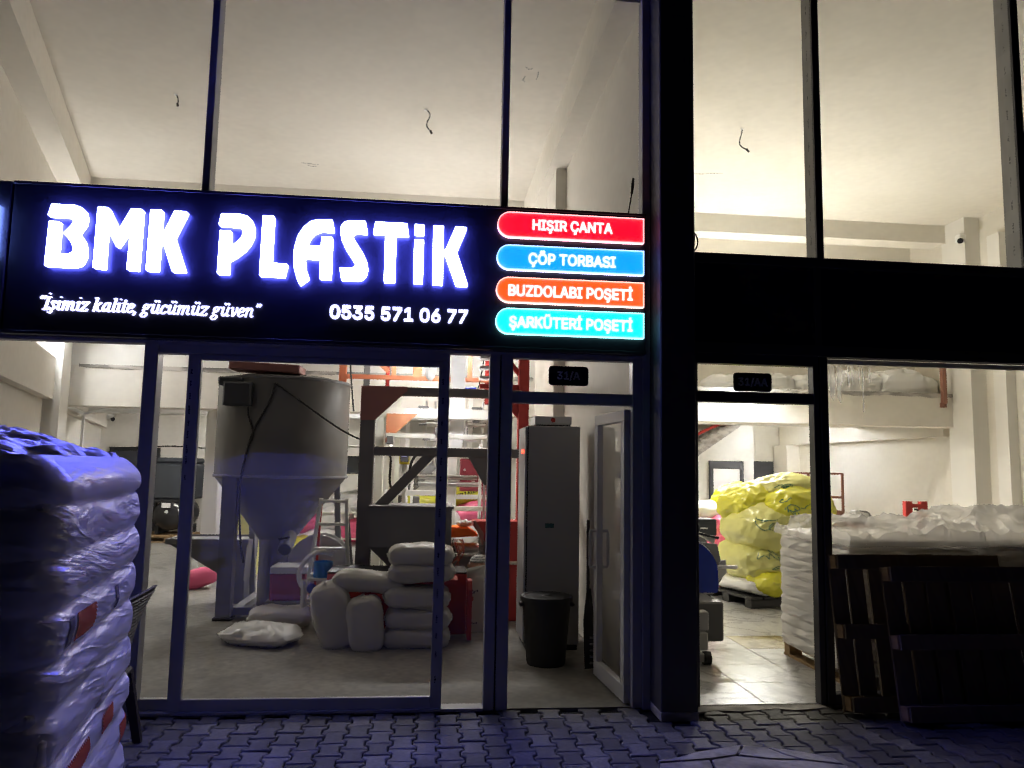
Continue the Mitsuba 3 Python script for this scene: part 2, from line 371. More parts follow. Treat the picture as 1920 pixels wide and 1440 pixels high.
# floors
left_floor = Polygon([(wallx(0) - .3, 0.0), (HX + .1, 0.0), (HX + .1, 13), (wallx(13) - .3, 13)])
m = extr(left_floor, 0.1); m.apply_translation([0, 0, -0.1]); struct('floor', m, 'floor', 'bare grey concrete floor of the left shop')
struct('tile_bed', box(HX + .1, 9.0, 0.0, 13, -0.1, -0.004), 'grout', 'grout between the marble floor tiles')
tf = thing('tiled_floor', 'pale polished marble tile floor of the right shop', 'floor'); labels[tf]['kind'] = 'structure'
TX, TY = 0.57, 0.553
tm = xf(box(0, TX - .004, 0, TY - .004, -0.02, 0.0, 0.0015)); tml = mikit.ply(tm, 'm_marble'); tmb = mikit.ply(tm, 'm_brown_marble')
far = []
for i in range(-2, 12):
    for j in range(0, 23):
        x, y = 2.445 + i * TX, 0.018 + j * TY
        if x < HX or x > 8.6: continue
        if j < 10 and x < 5.2 + 0.1 * j:
            k = numbered(tf + '__tile'); scene[k] = {**(tmb if (i, j) == (1, 3) else tml), 'to_world': T().translate([x, y, R.uniform(-.0006, .0006)])}
        else: far.append(xf(tm, t=(x, y, 0)))
part(tf, 'tile_field', cat(far), 'marble', stuff=True)
# walls
def skew_wall(x0off, z0, z1, th=0.2, y0=0.0, y1=12.7):
    return hull([(wallx(y) + d, y, z) for y in (y0, y1) for d in (x0off, x0off - th) for z in (z0, z1)])
wall = struct('wall', skew_wall(0, -0.1, CEIL + .1), 'plaster', 'cream plastered side wall slanting away at the left of the left shop')
part(wall, 'ledge', hull([(wallx(y) + d, y, z) for y in (0.12, 5.3) for d in (0.0, 0.13) for z in (2.44, 2.99)]), 'plaster')
part(wall, 'ledge', hull([(wallx(y) + d, y, z) for y in (6.45, 12.4) for d in (0.0, 0.13) for z in (2.36, 2.80)]), 'plaster')
part(wall, 'pilaster', hull([(wallx(y) + d, y, z) for y in (5.3, 6.0) for d in (0.0, 0.22) for z in (0, CEIL)]), 'white_plaster')
part(wall, 'ceiling_beam', hull([(wallx(y) + d, y, z) for y in (0.12, 6.0) for d in (0.0, 0.30) for z in (5.32, CEIL)]), 'plaster')
wall2 = struct('wall', box(HX + .03, HX + .25, 0.05, 12.7, -0.1, CEIL + .1), 'plaster', 'cream party wall between the two shops')
part(wall2, 'ceiling_beam', box(1.33, HX + .03, 0.02, 5.95, 5.25, CEIL), 'plaster')
part(wall2, 'pilaster', box(1.42, HX + .03, 3.4, 4.1, 0, 5.25), 'plaster')
wall3 = struct('wall', box(8.55, 8.8, 0.05, 12.7, -0.1, CEIL + .1), 'plaster', 'cream side wall at the right of the right shop')
part(wall3, 'pilaster', box(8.30, 8.55, 5.55, 6.1, 0, CEIL), 'white_plaster')
part(wall3, 'column_strip', box(8.40, 8.55, 4.95, 5.2, 0, 5.3), 'white_plaster')
part(wall3, 'ledge', box(8.40, 8.55, 6.4, 12.4, 2.28, 2.75), 'plaster')
part(wall3, 'pilaster', box(8.25, 8.55, 11.7, 12.4, 0, 2.28), 'plaster')
struct('wall', box(-8.2, 8.8, 12.5, 12.75, -0.1, CEIL + .1), 'plaster', 'plain back wall of both shops')
struct('wall', box(5.3, 7.14, 11.0, 12.5, 0, 2.75), 'plaster', 'projecting cream wall block with the white door at the back of the right shop')
struct('ceiling', box(-8.2, 8.8, 0.0, 12.7, CEIL, CEIL + .25), 'plaster', 'flat cream plastered ceiling above both shops')
for pts_ in ([(-1.86, 4.86), (-1.80, 4.90), (-1.74, 4.88), (-1.68, 4.93), (-1.62, 4.90)], [(-1.78, 4.96), (-1.72, 4.99), (-1.66, 4.97)], [(.86, 1.95), (.90, 2.0), (.94, 1.97)], [(1.0, 2.02), (1.01, 2.12), (1.0, 2.2)], [(.88, 2.14), (.86, 2.22), (.89, 2.26)], [(3.2, 4.4), (3.6, 4.45), (3.9, 4.38)]):
    part('ceiling', 'crack', tube([(x, y, CEIL - .0005) for x, y in pts_], .0035, 4), 'cloth_grey')
# mezzanines
mz = struct('mezzanine', hull([(wallx(6.0) + .1, 6.0, 2.41), (HX + .03, 6.0, 2.41), (wallx(6.0) + .1, 6.0, 2.99), (HX + .03, 6.0, 2.99), (wallx(6.4) + .1, 6.4, 2.41), (HX + .03, 6.4, 2.41), (wallx(6.4) + .1, 6.4, 2.99), (HX + .03, 6.4, 2.99)]), 'plaster', 'cream mezzanine edge beam across the left shop')
part(mz, 'slab', box(-8.0, HX + .03, 6.4, 12.5, 2.75, 2.99), 'white_plaster')
part(mz, 'beam', box(-8.0, HX + .03, 9.0, 9.35, 2.5, 2.75), 'white_plaster')
part(mz, 'upper_wall', box(-5.4, HX + .03, 6.02, 6.2, 2.99, 5.45), 'white_plaster', label='pale upper wall closing off the mezzanine')
part(mz, 'ceiling_beam', box(-5.4, HX + .03, 5.90, 6.2, 5.45, CEIL), 'plaster')
def ragged(x0, x1, y, z, seed):
    xs = np.linspace(x0, x1, 90); rr = np.random.default_rng(seed)
    h = 0.02 + 0.035 * meshkit.fbm(np.c_[xs * 3, xs * 0, xs * 0 + seed], 3) + 0.015 * rr.random(90)
    p = Polygon(list(zip(xs, z - h)) + [(x1, z + 0.012), (x0, z + 0.012)])
    return front(extr(p, 0.014), 0, y, 0)
part(mz, 'rough_edge', ragged(-5.0, HX, 6.0, 2.99, 3), 'roughedge')
mz2 = struct('mezzanine', box(HX + .25, 8.55, 6.0, 6.4, 2.41, 2.92), 'plaster', 'cream mezzanine edge beam across the right shop')
part(mz2, 'slab', box(HX + .25, 8.55, 6.4, 12.5, 2.75, 2.92), 'white_plaster')
part(mz2, 'beam', box(HX + .25, 8.55, 8.8, 9.1, 2.55, 2.75), 'white_plaster')
part(mz2, 'rough_edge', ragged(HX + .3, 8.3, 6.0, 2.93, 8), 'roughedge')
part(mz2, 'ceiling_beam', box(HX + .25, 8.3, 6.0, 6.35, 5.42, CEIL), 'plaster')
part(mz2, 'upper_wall', box(HX + .25, 8.55, 7.3, 7.5, 2.92, CEIL), 'plaster')

# ================================================================== FACADE
def rail(x0, x1, z0, z1, y0=-0.035, y1=0.05, b=0.004): return box(x0, x1, y0, y1, z0, z1, b)
def marks(n, seed, x0, x1, z, vert=None):
    """dashes printed on the protective tape of the frames"""
    rr = random.Random(seed); out = []
    if vert is None:
        for k in range(n):
            x = x0 + (x1 - x0) * (k + rr.uniform(.2, .6)) / n; w = rr.uniform(.03, .06)
            for j in range(5): out.append(box(x + w * j / 5, x + w * (j + .7) / 5, -0.0362, -0.0352, z, z + 0.009 + rr.uniform(0, .004)))
    else:
        for k in range(n):
            zz = x0 + (x1 - x0) * (k + rr.uniform(.2, .6)) / n; w = rr.uniform(.03, .06)
            for j in range(5): out.append(box(z, z + 0.009 + rr.uniform(0, .004), vert - .0012, vert - .0002, zz + w * j / 5, zz + w * (j + .7) / 5))
    return cat(out)
def pane(x0, x1, z0, z1, y=0.012):
    return trimesh.Trimesh([[x0, y, z0], [x1, y, z0], [x1, y, z1], [x0, y, z1]], [[0, 1, 2], [0, 2, 3]])
sf = thing('glazed_shopfront', 'dark aluminium glazed shopfront under the lit sign, with its door open', 'shopfront')
TOP = 6.0
for (a, b) in ((-1.648, -1.598), (0.466, 0.516)):
    part(sf, 'upper_mullion', rail(a, b, 3.54, TOP, -0.035, 0.10), 'frame')
part(sf, 'upper_jamb', rail(HX, HX + .058, -0.01, TOP, -0.05, 0.06), 'frame')
for (a, b) in ((-3.6, -1.648), (-1.598, .466), (.516, HX)):
    part(sf, 'upper_pane', pane(a, b, 3.5, TOP), 'glass')
part(sf, 'sill_rail', rail(-3.6, HX, 3.46, 3.54, -0.02, 0.1), 'frame')
part(sf, 'head_frame', rail(-3.6, HX, 2.447, 2.56, -0.045, 0.06), 'frame')
part(sf, 'spandrel', box(-3.6, HX, 0.0, 0.06, 2.56, 3.46), 'fascia')
part(sf, 'tape_print', marks(13, 1, -3.0, 1.4, 2.49), 'mark', stuff=True) if False else part(sf, 'tape_print', xf(marks(13, 1, -3.0, 1.4, 2.49), t=(0, -.0105, 0)), 'mark', stuff=True)
# left window, sliding door
part(sf, 'window_pane', pane(-3.6, -1.95, 0.08, 2.447), 'glass')
part(sf, 'bottom_rail', rail(-3.6, -1.95, 0.0, 0.085), 'frame')
part(sf, 'post', rail(-1.95, -1.86, 0.0, 2.447, -0.05, 0.06), 'frame')
part(sf, 'track_rail', rail(-1.86, 0.125, 2.385, 2.447, -0.04, 0.06), 'frame')
part(sf, 'side_pane', pane(-1.86, -1.66, 0.09, 2.385, 0.02), 'glass')
part(sf, 'bottom_rail', rail(-1.86, -1.66, 0.0, 0.09, 0.0, 0.05), 'frame')
sd = part(sf, 'sliding_door', cat([rail(-1.66, -1.575, 0.02, 2.383, -0.045, 0.0), rail(0.05, 0.125, 0.02, 2.383, -0.045, 0.0), rail(-1.575, 0.05, 2.345, 2.383, -0.044, -0.001), rail(-1.575, 0.05, 0.02, 0.095, -0.044, -0.001)]), 'frame')
part(sd, 'pane', pane(-1.58, 0.055, 0.09, 2.35, -0.022), 'glass')
part(sd, 'tape_print', marks(16, 3, 0.15, 2.3, 0.075, vert=-0.045), 'mark', stuff=True)
part(sd, 'tape_print', marks(9, 4, 1.5, 2.3, -1.64, vert=-0.045), 'mark', stuff=True)
part(sf, 'floor_track', rail(-1.86, 0.41, 0.0, 0.02, -0.06, 0.06, 0.002), 'frame')
part(sf, 'side_pane', pane(0.09, 0.41, 0.03, 2.44, 0.03), 'glass')
part(sf, 'post', rail(0.41, 0.482, 0.0, 2.447, -0.045, 0.06), 'frame')
part(sf, 'gasket', box(0.482, 0.494, -0.028, 0.05, 0.0, 2.447), 'gasket')
part(sf, 'post', rail(0.494, 0.575, 0.0, 2.447, -0.045, 0.06), 'frame')
part(sf, 'transom', rail(0.575, 1.45, 2.108, 2.19), 'frame')
part(sf, 'transom_head', rail(0.575, 1.45, 2.43, 2.447, -0.03, 0.05, 0.002), 'frame')
part(sf, 'transom_pane', pane(0.575, 1.45, 2.19, 2.43), 'glass')
part(sf, 'post', rail(1.45, HX, 0.0, 2.447, -0.04, 0.06), 'frame')
# open door leaf: hinged at the right post, swung inwards
DL, DW = 2.085, 0.78
leaf = cat([box(0, DW, -.025, .025, 0.012, 0.13, .004), box(0, DW, -.025, .025, DL - .085, DL, .004), box(0, .085, -.025, .025, .13, DL - .085, .004), box(DW - .085, DW, -.025, .025, .13, DL - .085, .004)])
def leafx(m): return xf(m, rz=93.8, t=(1.432, 0.035, 0))
dk = part(sf, 'door', leafx(leaf), 'ally', label='pale grey glazed door leaf swung open into the shop')
gp = trimesh.Trimesh([[.08, 0, .12], [DW - .08, 0, .12], [DW - .08, 0, DL - .08], [.08, 0, DL - .08]], [[0, 1, 2], [0, 2, 3]])
part(dk, 'pane', leafx(gp), 'glass')
for sgn in (-1, 1):
    y = sgn * .07
    hp = [(DW - .05, sgn * .025, .86), (DW - .05, y, .86), (DW - .06, y + sgn * .005, .88), (DW - .06, y + sgn * .005, 1.13), (DW - .05, y, 1.15), (DW - .05, sgn * .025, 1.15)]
    part(dk, 'handle', leafx(tube(hp, .013, 8)), 'ally', smooth=40)
# right shopfront
sr = thing('glazed_shopfront', 'unlit black framed glazed shopfront right of the pillar with an empty black fascia', 'shopfront')
part(sr, 'upper_mullion', rail(2.885, 2.941, 3.20, TOP, -0.035, -0.005), 'frame_dark')
part(sr, 'mullion_side', box(2.888, 2.937, -0.005, 0.135, 3.285, TOP), 'tape', label='inner side of the mullion under printed grey protective tape')
part(sr, 'upper_mullion', rail(4.585, 4.65, 3.20, TOP, -0.035, -0.005), 'frame_dark')
part(sr, 'mullion_side', box(4.588, 4.64, -0.005, 0.15, 3.285, TOP), 'tape', label='taped inner side of the mullion at the right edge of the photo')
for (a, b) in ((1.83, 2.885), (2.941, 4.585), (4.65, 6.3)): part(sr, 'upper_pane', pane(a, b, 3.2, TOP), 'glass')
part(sr, 'sill_rail', rail(1.83, 6.3, 3.20, 3.275), 'frame_dark')
for (a, b) in ((1.83, 2.865), (2.915, 4.6), (4.65, 6.3)): part(sr, 'fascia_panel', box(a, b, -0.012, 0.03, 2.60, 3.20), 'fascia')
part(sr, 'fascia_mullion', rail(2.865, 2.915, 2.60, 3.20, -0.025, 0.04), 'frame_dark')
part(sr, 'fascia_mullion', rail(4.6, 4.65, 2.60, 3.20, -0.025, 0.04), 'frame_dark')
part(sr, 'head_frame', rail(1.83, 6.3, 2.515, 2.60, -0.04, 0.06), 'frame_dark')
part(sr, 'door_head', rail(1.94, 2.83, 2.44, 2.515, -0.03, 0.05), 'frame_dark')
part(sr, 'transom', rail(1.94, 2.83, 2.155, 2.235), 'frame_dark')
part(sr, 'transom_pane', pane(1.94, 2.83, 2.235, 2.44), 'glass')
part(sr, 'post', rail(1.84, 1.94, 0, 2.515), 'frame_dark')
part(sr, 'post', rail(2.83, 2.872, 0, 2.515, -0.035, 0.05), 'frame_dark')
part(sr, 'gasket', box(2.872, 2.886, -0.02, 0.05, 0, 2.515), 'gasket')
part(sr, 'post', rail(2.886, 2.945, 0, 2.515, -0.035, 0.05), 'frame_dark')
part(sr, 'post_side', box(2.905, 2.944, 0.05, 0.11, 0, 2.50), 'tape')
part(sr, 'window_pane', pane(2.945, 5.4, 0.07, 2.505), 'glass')
part(sr, 'bottom_rail', rail(2.945, 5.4, 0, 0.075), 'frame_dark')
part(sr, 'post', rail(5.4, 5.5, 0, 2.515), 'frame_dark')
scene['m_smear'] = {'type': 'blendbsdf', 'weight': 0.07, 'a': {'type': 'thindielectric', 'int_ior': 1.2}, 'b': {'type': 'principledthin', 'base_color': {'type': 'rgb', 'value': [0.8, 0.84, 0.92]}, 'diff_trans': 1.6, 'roughness': 0.6, 'spec_trans': 0.0}}
for i in range(9):
    x = 2.965 + .042 * i + R.uniform(-.012, .012); w_ = R.uniform(.008, .045); z0_ = R.uniform(2.05, 2.36)
    q = [(x - w_ / 2, 2.47), (x + w_ / 2, 2.47 - R.uniform(0, .04)), (x + w_ * .5 + R.uniform(-.004, .004), z0_ + R.uniform(0, .08)), (x + w_ * .1, z0_), (x - w_ * .45, z0_ + R.uniform(0, .1))]
    part(sr, 'smear', front(trimesh.creation.extrude_polygon(Polygon(q), .0006, engine='earcut'), 0, .0165, 0), 'smear')
part(sr, 'window_bead', box(2.945, 5.4, 0.05, 0.062, 2.475, 2.51), 'cream_paint')
# pillar, building shell
pl = thing('pillar', 'black painted square pillar standing between the two shopfronts', 'pillar')
part(pl, 'shaft', box(1.578, 1.832, -0.30, 0.3, 0.0, 7.2, 0.008), 'pillar')
part(pl, 'base', box(1.574, 1.836, -0.304, 0.0, -0.01, 0.05, 0.004), 'mortar')
bd = thing('building', 'dark upper facade of the shop building above the glazing', 'building')
part(bd, 'wall', box(-9, 9, -0.05, 0.3, TOP, 7.2), 'fascia')
part(bd, 'wall', box(-9, -3.6, -0.05, 0.05, 0, TOP), 'fascia')
part(bd, 'wall', box(6.3, 9, -0.05, 0.05, 0, TOP), 'fascia')
part(bd, 'wall', box(5.5, 6.3, -0.03, 0.05, 0, 2.515), 'fascia')

# number plates
for (x0, x1, z0, z1, s, lab) in ((0.84, 1.13, 2.245, 2.385, '31/A', 'dark number plate reading 31/A on the transom glass'), (2.225, 2.52, 2.24, 2.38, '31/AA', 'dark number plate reading 31/AA on the transom glass')):
    pk = thing('number_plate', lab, 'sign')
    pp = sbox(x0 + .025, z0 + .025, x1 - .025, z1 - .025).buffer(.025)
    part(pk, 'board', front(extr(pp, .006), 0, 0.004, 0), 'plate')
    tx = fit(text_poly(s, .06, .0012), x0 + .06 if len(s) < 5 else x0 + .035, x1 - .06 if len(s) < 5 else x1 - .03, zmid=(z0 + z1) / 2)
    part(pk, 'lettering', front(extr(tx, .003), 0, -0.002, 0), 'plate_text')

# ================================================================== LIT SIGN
sg = thing('shop_sign', 'black illuminated shop sign with glowing white letters and coloured bars', 'sign')
part(sg, 'panel', box(-2.822, 1.515, -0.15, -0.05, 2.49, 3.485, 0.006), 'panel')
part(sg, 'frame', cat([box(-2.83, 1.52, -0.152, -0.04, 3.485, 3.505, .002), box(-2.83, 1.52, -0.152, -0.04, 2.468, 2.49, .002)]), 'panel')
LET = {
'B': [(-2.56, 3.348), (-2.405, 3.348), (-2.36, 3.334), (-2.329, 3.3), (-2.318, 3.252), (-2.326, 3.204), (-2.359, 3.15), (-2.324, 3.1), (-2.307, 3.045), (-2.308, 2.989), (-2.323, 2.945), (-2.351, 2.918), (-2.394, 2.91), (-2.576, 2.909), (-2.569, 3.231), (-2.485, 3.23), (-2.484, 3.013), (-2.424, 3.013), (-2.407, 3.024), (-2.406, 3.048), (-2.418, 3.079), (-2.446, 3.114), (-2.478, 3.142), (-2.431, 3.198), (-2.416, 3.227), (-2.423, 3.244), (-2.438, 3.248), (-2.583, 3.25)],
'M': [(-2.269, 3.343), (-2.189, 3.344), (-2.116, 3.207), (-2.051, 3.343), (-1.964, 3.342), (-1.968, 2.904), (-2.056, 2.907), (-2.051, 3.158), (-2.118, 3.042), (-2.183, 3.159), (-2.182, 2.905), (-2.271, 2.91)],
'K': [(-1.93, 3.344), (-1.837, 3.344), (-1.838, 3.173), (-1.771, 3.344), (-1.668, 3.341), (-1.746, 3.149), (-1.658, 2.908), (-1.762, 2.907), (-1.838, 3.12), (-1.841, 2.907), (-1.933, 2.907)],
'P': [(-1.465, 3.34), (-1.33, 3.343), (-1.283, 3.332), (-1.248, 3.301), (-1.229, 3.253), (-1.229, 3.187), (-1.249, 3.129), (-1.285, 3.078), (-1.337, 3.031), (-1.381, 3.002), (-1.381, 2.906), (-1.472, 2.906), (-1.47, 3.224), (-1.38, 3.223), (-1.38, 3.12), (-1.347, 3.149), (-1.325, 3.178), (-1.317, 3.207), (-1.324, 3.231), (-1.34, 3.239), (-1.483, 3.244)],
'L': [(-1.192, 3.343), (-1.1, 3.342), (-1.102, 3.014), (-0.992, 3.009), (-1.014, 2.903), (-1.195, 2.904)],
'A': [(-0.815, 3.334), (-0.711, 3.339), (-0.69, 3.239), (-0.787, 3.237), (-0.825, 3.22), (-0.851, 3.19), (-0.871, 3.144), (-0.794, 3.145), (-0.792, 3.213), (-0.701, 3.212), (-0.7, 2.902), (-0.795, 2.902), (-0.794, 3.041), (-0.881, 3.041), (-0.873, 2.976), (-0.846, 2.904), (-0.918, 2.844), (-0.944, 2.899), (-0.966, 2.971), (-0.975, 3.044), (-0.971, 3.126), (-0.95, 3.21), (-0.914, 3.273), (-0.865, 3.317)],
'S': [(-0.601, 3.338), (-0.483, 3.339), (-0.463, 3.236), (-0.549, 3.236), (-0.565, 3.225), (-0.547, 3.189), (-0.488, 3.1), (-0.462, 3.044), (-0.453, 2.995), (-0.463, 2.945), (-0.489, 2.911), (-0.528, 2.9), (-0.645, 2.9), (-0.665, 3.002), (-0.572, 3.003), (-0.556, 3.015), (-0.565, 3.035), (-0.624, 3.123), (-0.654, 3.183), (-0.667, 3.24), (-0.663, 3.29), (-0.64, 3.322)],
'T': [(-0.429, 3.338), (-0.196, 3.337), (-0.178, 3.232), (-0.267, 3.232), (-0.266, 2.898), (-0.358, 2.898), (-0.36, 3.237), (-0.446, 3.237)],
'i': [(-0.159, 3.225), (-0.075, 3.225), (-0.075, 2.898), (-0.156, 2.899)],
'k': [(-0.03, 3.332), (0.061, 3.331), (0.062, 3.16), (0.129, 3.332), (0.229, 3.33), (0.157, 3.141), (0.244, 2.895), (0.143, 2.894), (0.062, 3.11), (0.065, 2.896), (-0.025, 2.897)]}
DOT = Polygon([(-0.158, 3.335), (-0.076, 3.334), (-0.076, 3.246), (-0.157, 3.248)])
def soften(p): return p.buffer(-.015).buffer(.0075).buffer(0)
for ch, pts in LET.items():
    p = Polygon(pts).buffer(0)
    if ch == 'i': p = unary_union([p, DOT])
    part(sg, 'letter', front(extr(soften(p), .05), 0, -0.153, 0), None, glow=SIGN, weight=2.0)
# slanted serif slogan, drawn with a pen of even width
GL = {'i': (.52, [[(.02, .86), (.2, 1), (.2, .14), (.32, 0), (.46, .1)], [(.2, 1.42), (.21, 1.43)]]),
      'n': (1.02, [[(.02, .86), (.2, 1), (.2, 0)], [(.2, .62), (.42, .96), (.62, .98), (.7, .8), (.7, .14), (.82, 0), (.95, .1)]]),
      'm': (1.5, [[(.02, .86), (.2, 1), (.2, 0)], [(.2, .62), (.4, .96), (.58, .98), (.66, .8), (.66, 0)], [(.66, .62), (.86, .96), (1.06, .98), (1.14, .8), (1.14, .14), (1.26, 0), (1.4, .1)]]),
      'u': (1.02, [[(.02, .88), (.18, 1), (.18, .28), (.3, .03), (.48, .05), (.7, .36)], [(.7, 1), (.7, .14), (.82, 0), (.95, .1)]]),
      'z': (.84, [[(.06, .8), (.08, 1), (.7, 1), (.05, 0), (.68, 0), (.74, .2)]]),
      'k': (.98, [[(.02, 1.46), (.2, 1.5), (.2, 0)], [(.2, .42), (.48, .72), (.7, .98)], [(.36, .6), (.62, .08), (.72, 0), (.9, .1)]]),
      'a': (.98, [[(.66, .8), (.48, 1), (.26, .92), (.1, .58), (.1, .26), (.22, .03), (.42, .08), (.64, .4)], [(.66, 1), (.66, .14), (.78, 0), (.92, .1)]]),
      'l': (.5, [[(.02, 1.46), (.2, 1.5), (.2, .14), (.32, 0), (.46, .1)]]),
      't': (.6, [[(.22, 1.36), (.22, .16), (.34, 0), (.54, .12)], [(.02, .98), (.5, .98)]]),
      'e': (.78, [[(.1, .46), (.5, .54), (.64, .74), (.56, .95), (.38, 1), (.18, .84), (.08, .46), (.14, .14), (.32, 0), (.52, .06), (.68, .24)]]),
      'c': (.76, [[(.62, .74), (.56, .95), (.38, 1), (.18, .84), (.08, .46), (.14, .14), (.32, 0), (.52, .06), (.66, .24)]]),
      'v': (.82, [[(.02, .9), (.16, 1), (.34, .02), (.42, .02), (.66, .6), (.62, 1)]]),
      'g': (.92, [[(.36, 1), (.16, .86), (.14, .6), (.3, .44), (.5, .5), (.62, .74), (.54, .96), (.36, 1)], [(.6, .9), (.8, .98)], [(.26, .46), (.14, .26), (.3, .1), (.56, .04), (.66, -.16), (.5, -.4), (.22, -.42), (.04, -.24), (.14, -.04), (.3, .06)]]),
      's': (.72, [[(.58, .78), (.5, .98), (.26, .98), (.16, .78), (.46, .42), (.52, .2), (.36, 0), (.12, .04), (.06, .24)]]),
      'I': (.6, [[(.26, 1.4), (.26, 0)], [(.06, 1.4), (.46, 1.4)], [(.06, 0), (.46, 0)], [(.26, 1.78), (.27, 1.79)]]),
      ',': (.4, [[(.16, .08), (.2, .0), (.1, -.26)]]), ' ': (.42, []),
      '(': (.3, [[(.22, 1.5), (.08, 1.32), (.12, 1.22)]]), ')': (.3, [[(.1, 1.48), (.18, 1.42), (.08, 1.2)]])}
def slogan(seq):
    x, out = 0.0, []
    for ch in seq:
        base, acc = (ch, '') if ch in GL else {'ş': ('s', 'c'), 'ü': ('u', 'd')}[ch]
        w, st = GL[base]
        for s in st:
            pen = LineString([(a + x, b) for a, b in s])
            out.append(unary_union([pen.buffer(.055), shapely.affinity.translate(pen, .06, .02).buffer(.05)]))
        if acc == 'd': out += [Point(x + .3, 1.38).buffer(.12), Point(x + .64, 1.38).buffer(.12)]
        if acc == 'c': out.append(LineString([(x + .34, 0), (x + .42, -.16), (x + .28, -.34), (x + .14, -.3)]).buffer(.08))
        x += w
    return shapely.affinity.skew(unary_union(out), xs=14, origin=(0, 0))
sp = fit(slogan('((Işimiz kalite, gücümüz güven))'), -2.59, -1.165, z0=2.602)
part(sg, 'slogan', front(extr(sp, .025), 0, -0.152, 0), None, glow=(1.15, 1.2, 2.4), weight=.4)
ph = fit(text_poly('0535 571 06 77', .1, .003), -0.712, 0.238, zmid=2.69, sy=1.0)
part(sg, 'phone_number', front(extr(ph, .025), 0, -0.152, 0), None, glow=(1.15, 1.2, 2.4), weight=.4)
BARS = [(3.27, 3.455, 'HIŞIR ÇANTA', (2.2, 0.0, 0.02), 0.68, 1.26), (3.035, 3.215, 'ÇÖP TORBASI', (0.0, 0.42, 3.5), 0.655, 1.285), (2.80, 2.982, 'BUZDOLABI POŞETİ', (2.0, 0.115, 0.0), 0.515, 1.41), (2.575, 2.76, 'ŞARKÜTERİ POŞETİ', (0.0, 1.6, 4.0), 0.525, 1.41)]
for z0, z1, s, col, a, b in BARS:
    zc, h = (z0 + z1) / 2, (z1 - z0) / 2
    pill = unary_union([Point(0.43 + h, zc).buffer(h, 24), sbox(0.43 + h, z0, 1.492, z1)])
    ins = pill.buffer(-.006)
    bk = part(sg, 'light_bar', front(extr(ins, .04), 0, -0.152, 0), None, glow=col, weight=1.0)
    part(bk, 'rim', front(extr(pill.difference(ins), .046), 0, -0.152, 0), None, glow=[0.75 + 0.9 * min(c, 1.5) for c in col], weight=.3)
    tp = fit(text_poly(s, .1, .0022), a, b, zmid=zc - .004, sy=1.12)
    part(bk, 'lettering', front(extr(tp, .002), 0, -0.1925, 0), None, glow=(1.35, 1.35, 1.4), weight=.2)
sg2 = thing('shop_sign', 'edge of the neighbouring dark sign at the left edge of the photo', 'sign')
part(sg2, 'panel', box(-3.6, -2.835, -0.152, -0.05, 2.49, 3.50, .006), 'panel')
part(sg2, 'letter', front(extr(sbox(-2.985, 2.98, -2.905, 3.33), .05), 0, -0.154, 0), None, glow=(9, 14, 45), weight=.4)

# ================================================================== LAMPS
def tube_lamp(lab, x, y, z, L, power, along='x', mount=None, tint=WARM, w=5.0, r=.028):
    k = thing('ceiling_light', lab, 'lamp')
    d = np.array([L / 2, 0, 0]) if along == 'x' else np.array([0, L / 2, 0])
    c = np.array([x, y, z])
    part(k, 'tube', cyl(c - d, c + d, r, 14), None, smooth=40, glow=[power * t for t in tint], weight=w)
    for s in (-1, 1): part(k, 'end_cap', cyl(c + s * d, c + s * d * (1 + .06 / L), r * 1.15, 14), 'white_paint', smooth=40)
    if mount is None: part(k, 'housing', box(x - L / 2, x + L / 2, y - .03, y + .03, z + .05, z + .09, .01), 'white_paint')
    else:
        for s in (-.8, .8): part(k, 'bracket', cyl(c + s * d, c + s * d + np.array(mount), .012, 8), 'white_paint')
    return k
tube_lamp('fluorescent tube under the mezzanine behind the hopper', -1.3, 7.0, 2.55, 1.2, 480, w=4)
tube_lamp('bare tube on the slanting left wall, high behind the lit sign', wallx(5.0) + .13, 4.95, 3.38, 1.1, 210, along='y', mount=(-.12, 0, 0), w=7)
tube_lamp('bare tube on top of the film tower behind the lit sign', 0.0, 4.9, 3.36, 1.3, 150, mount=(0, .16, -.12), w=6)
tube_lamp('short work tube of the film machine, hidden behind its top beam', 0.1, 3.75, 2.535, 0.9, 130, mount=(0, -.66, -.06), w=4)
tube_lamp('fluorescent tube deep under the left mezzanine near the compressor', -4.2, 9.9, 2.62, 1.2, 230, w=3)
YELL = (1.0, 0.96, 0.86)
tube_lamp('short bare tube on the beam behind the 31/AA number plate', 4.72, 5.72, 2.76, 0.5, 1600, tint=YELL, mount=(0, .28, 0), w=7)
tube_lamp('bare tube high on the party wall of the right shop', 1.87, 3.6, 3.1, 1.2, 185, along='y', tint=YELL, mount=(-.1, 0, 0), w=5)
tube_lamp('bright tube under the right mezzanine beside the pillar', 4.05, 6.75, 2.55, 0.9, 380, tint=YELL, w=4)
tube_lamp('fluorescent tube deep under the right mezzanine', 7.4, 9.6, 2.62, 1.2, 300, tint=YELL, w=3)

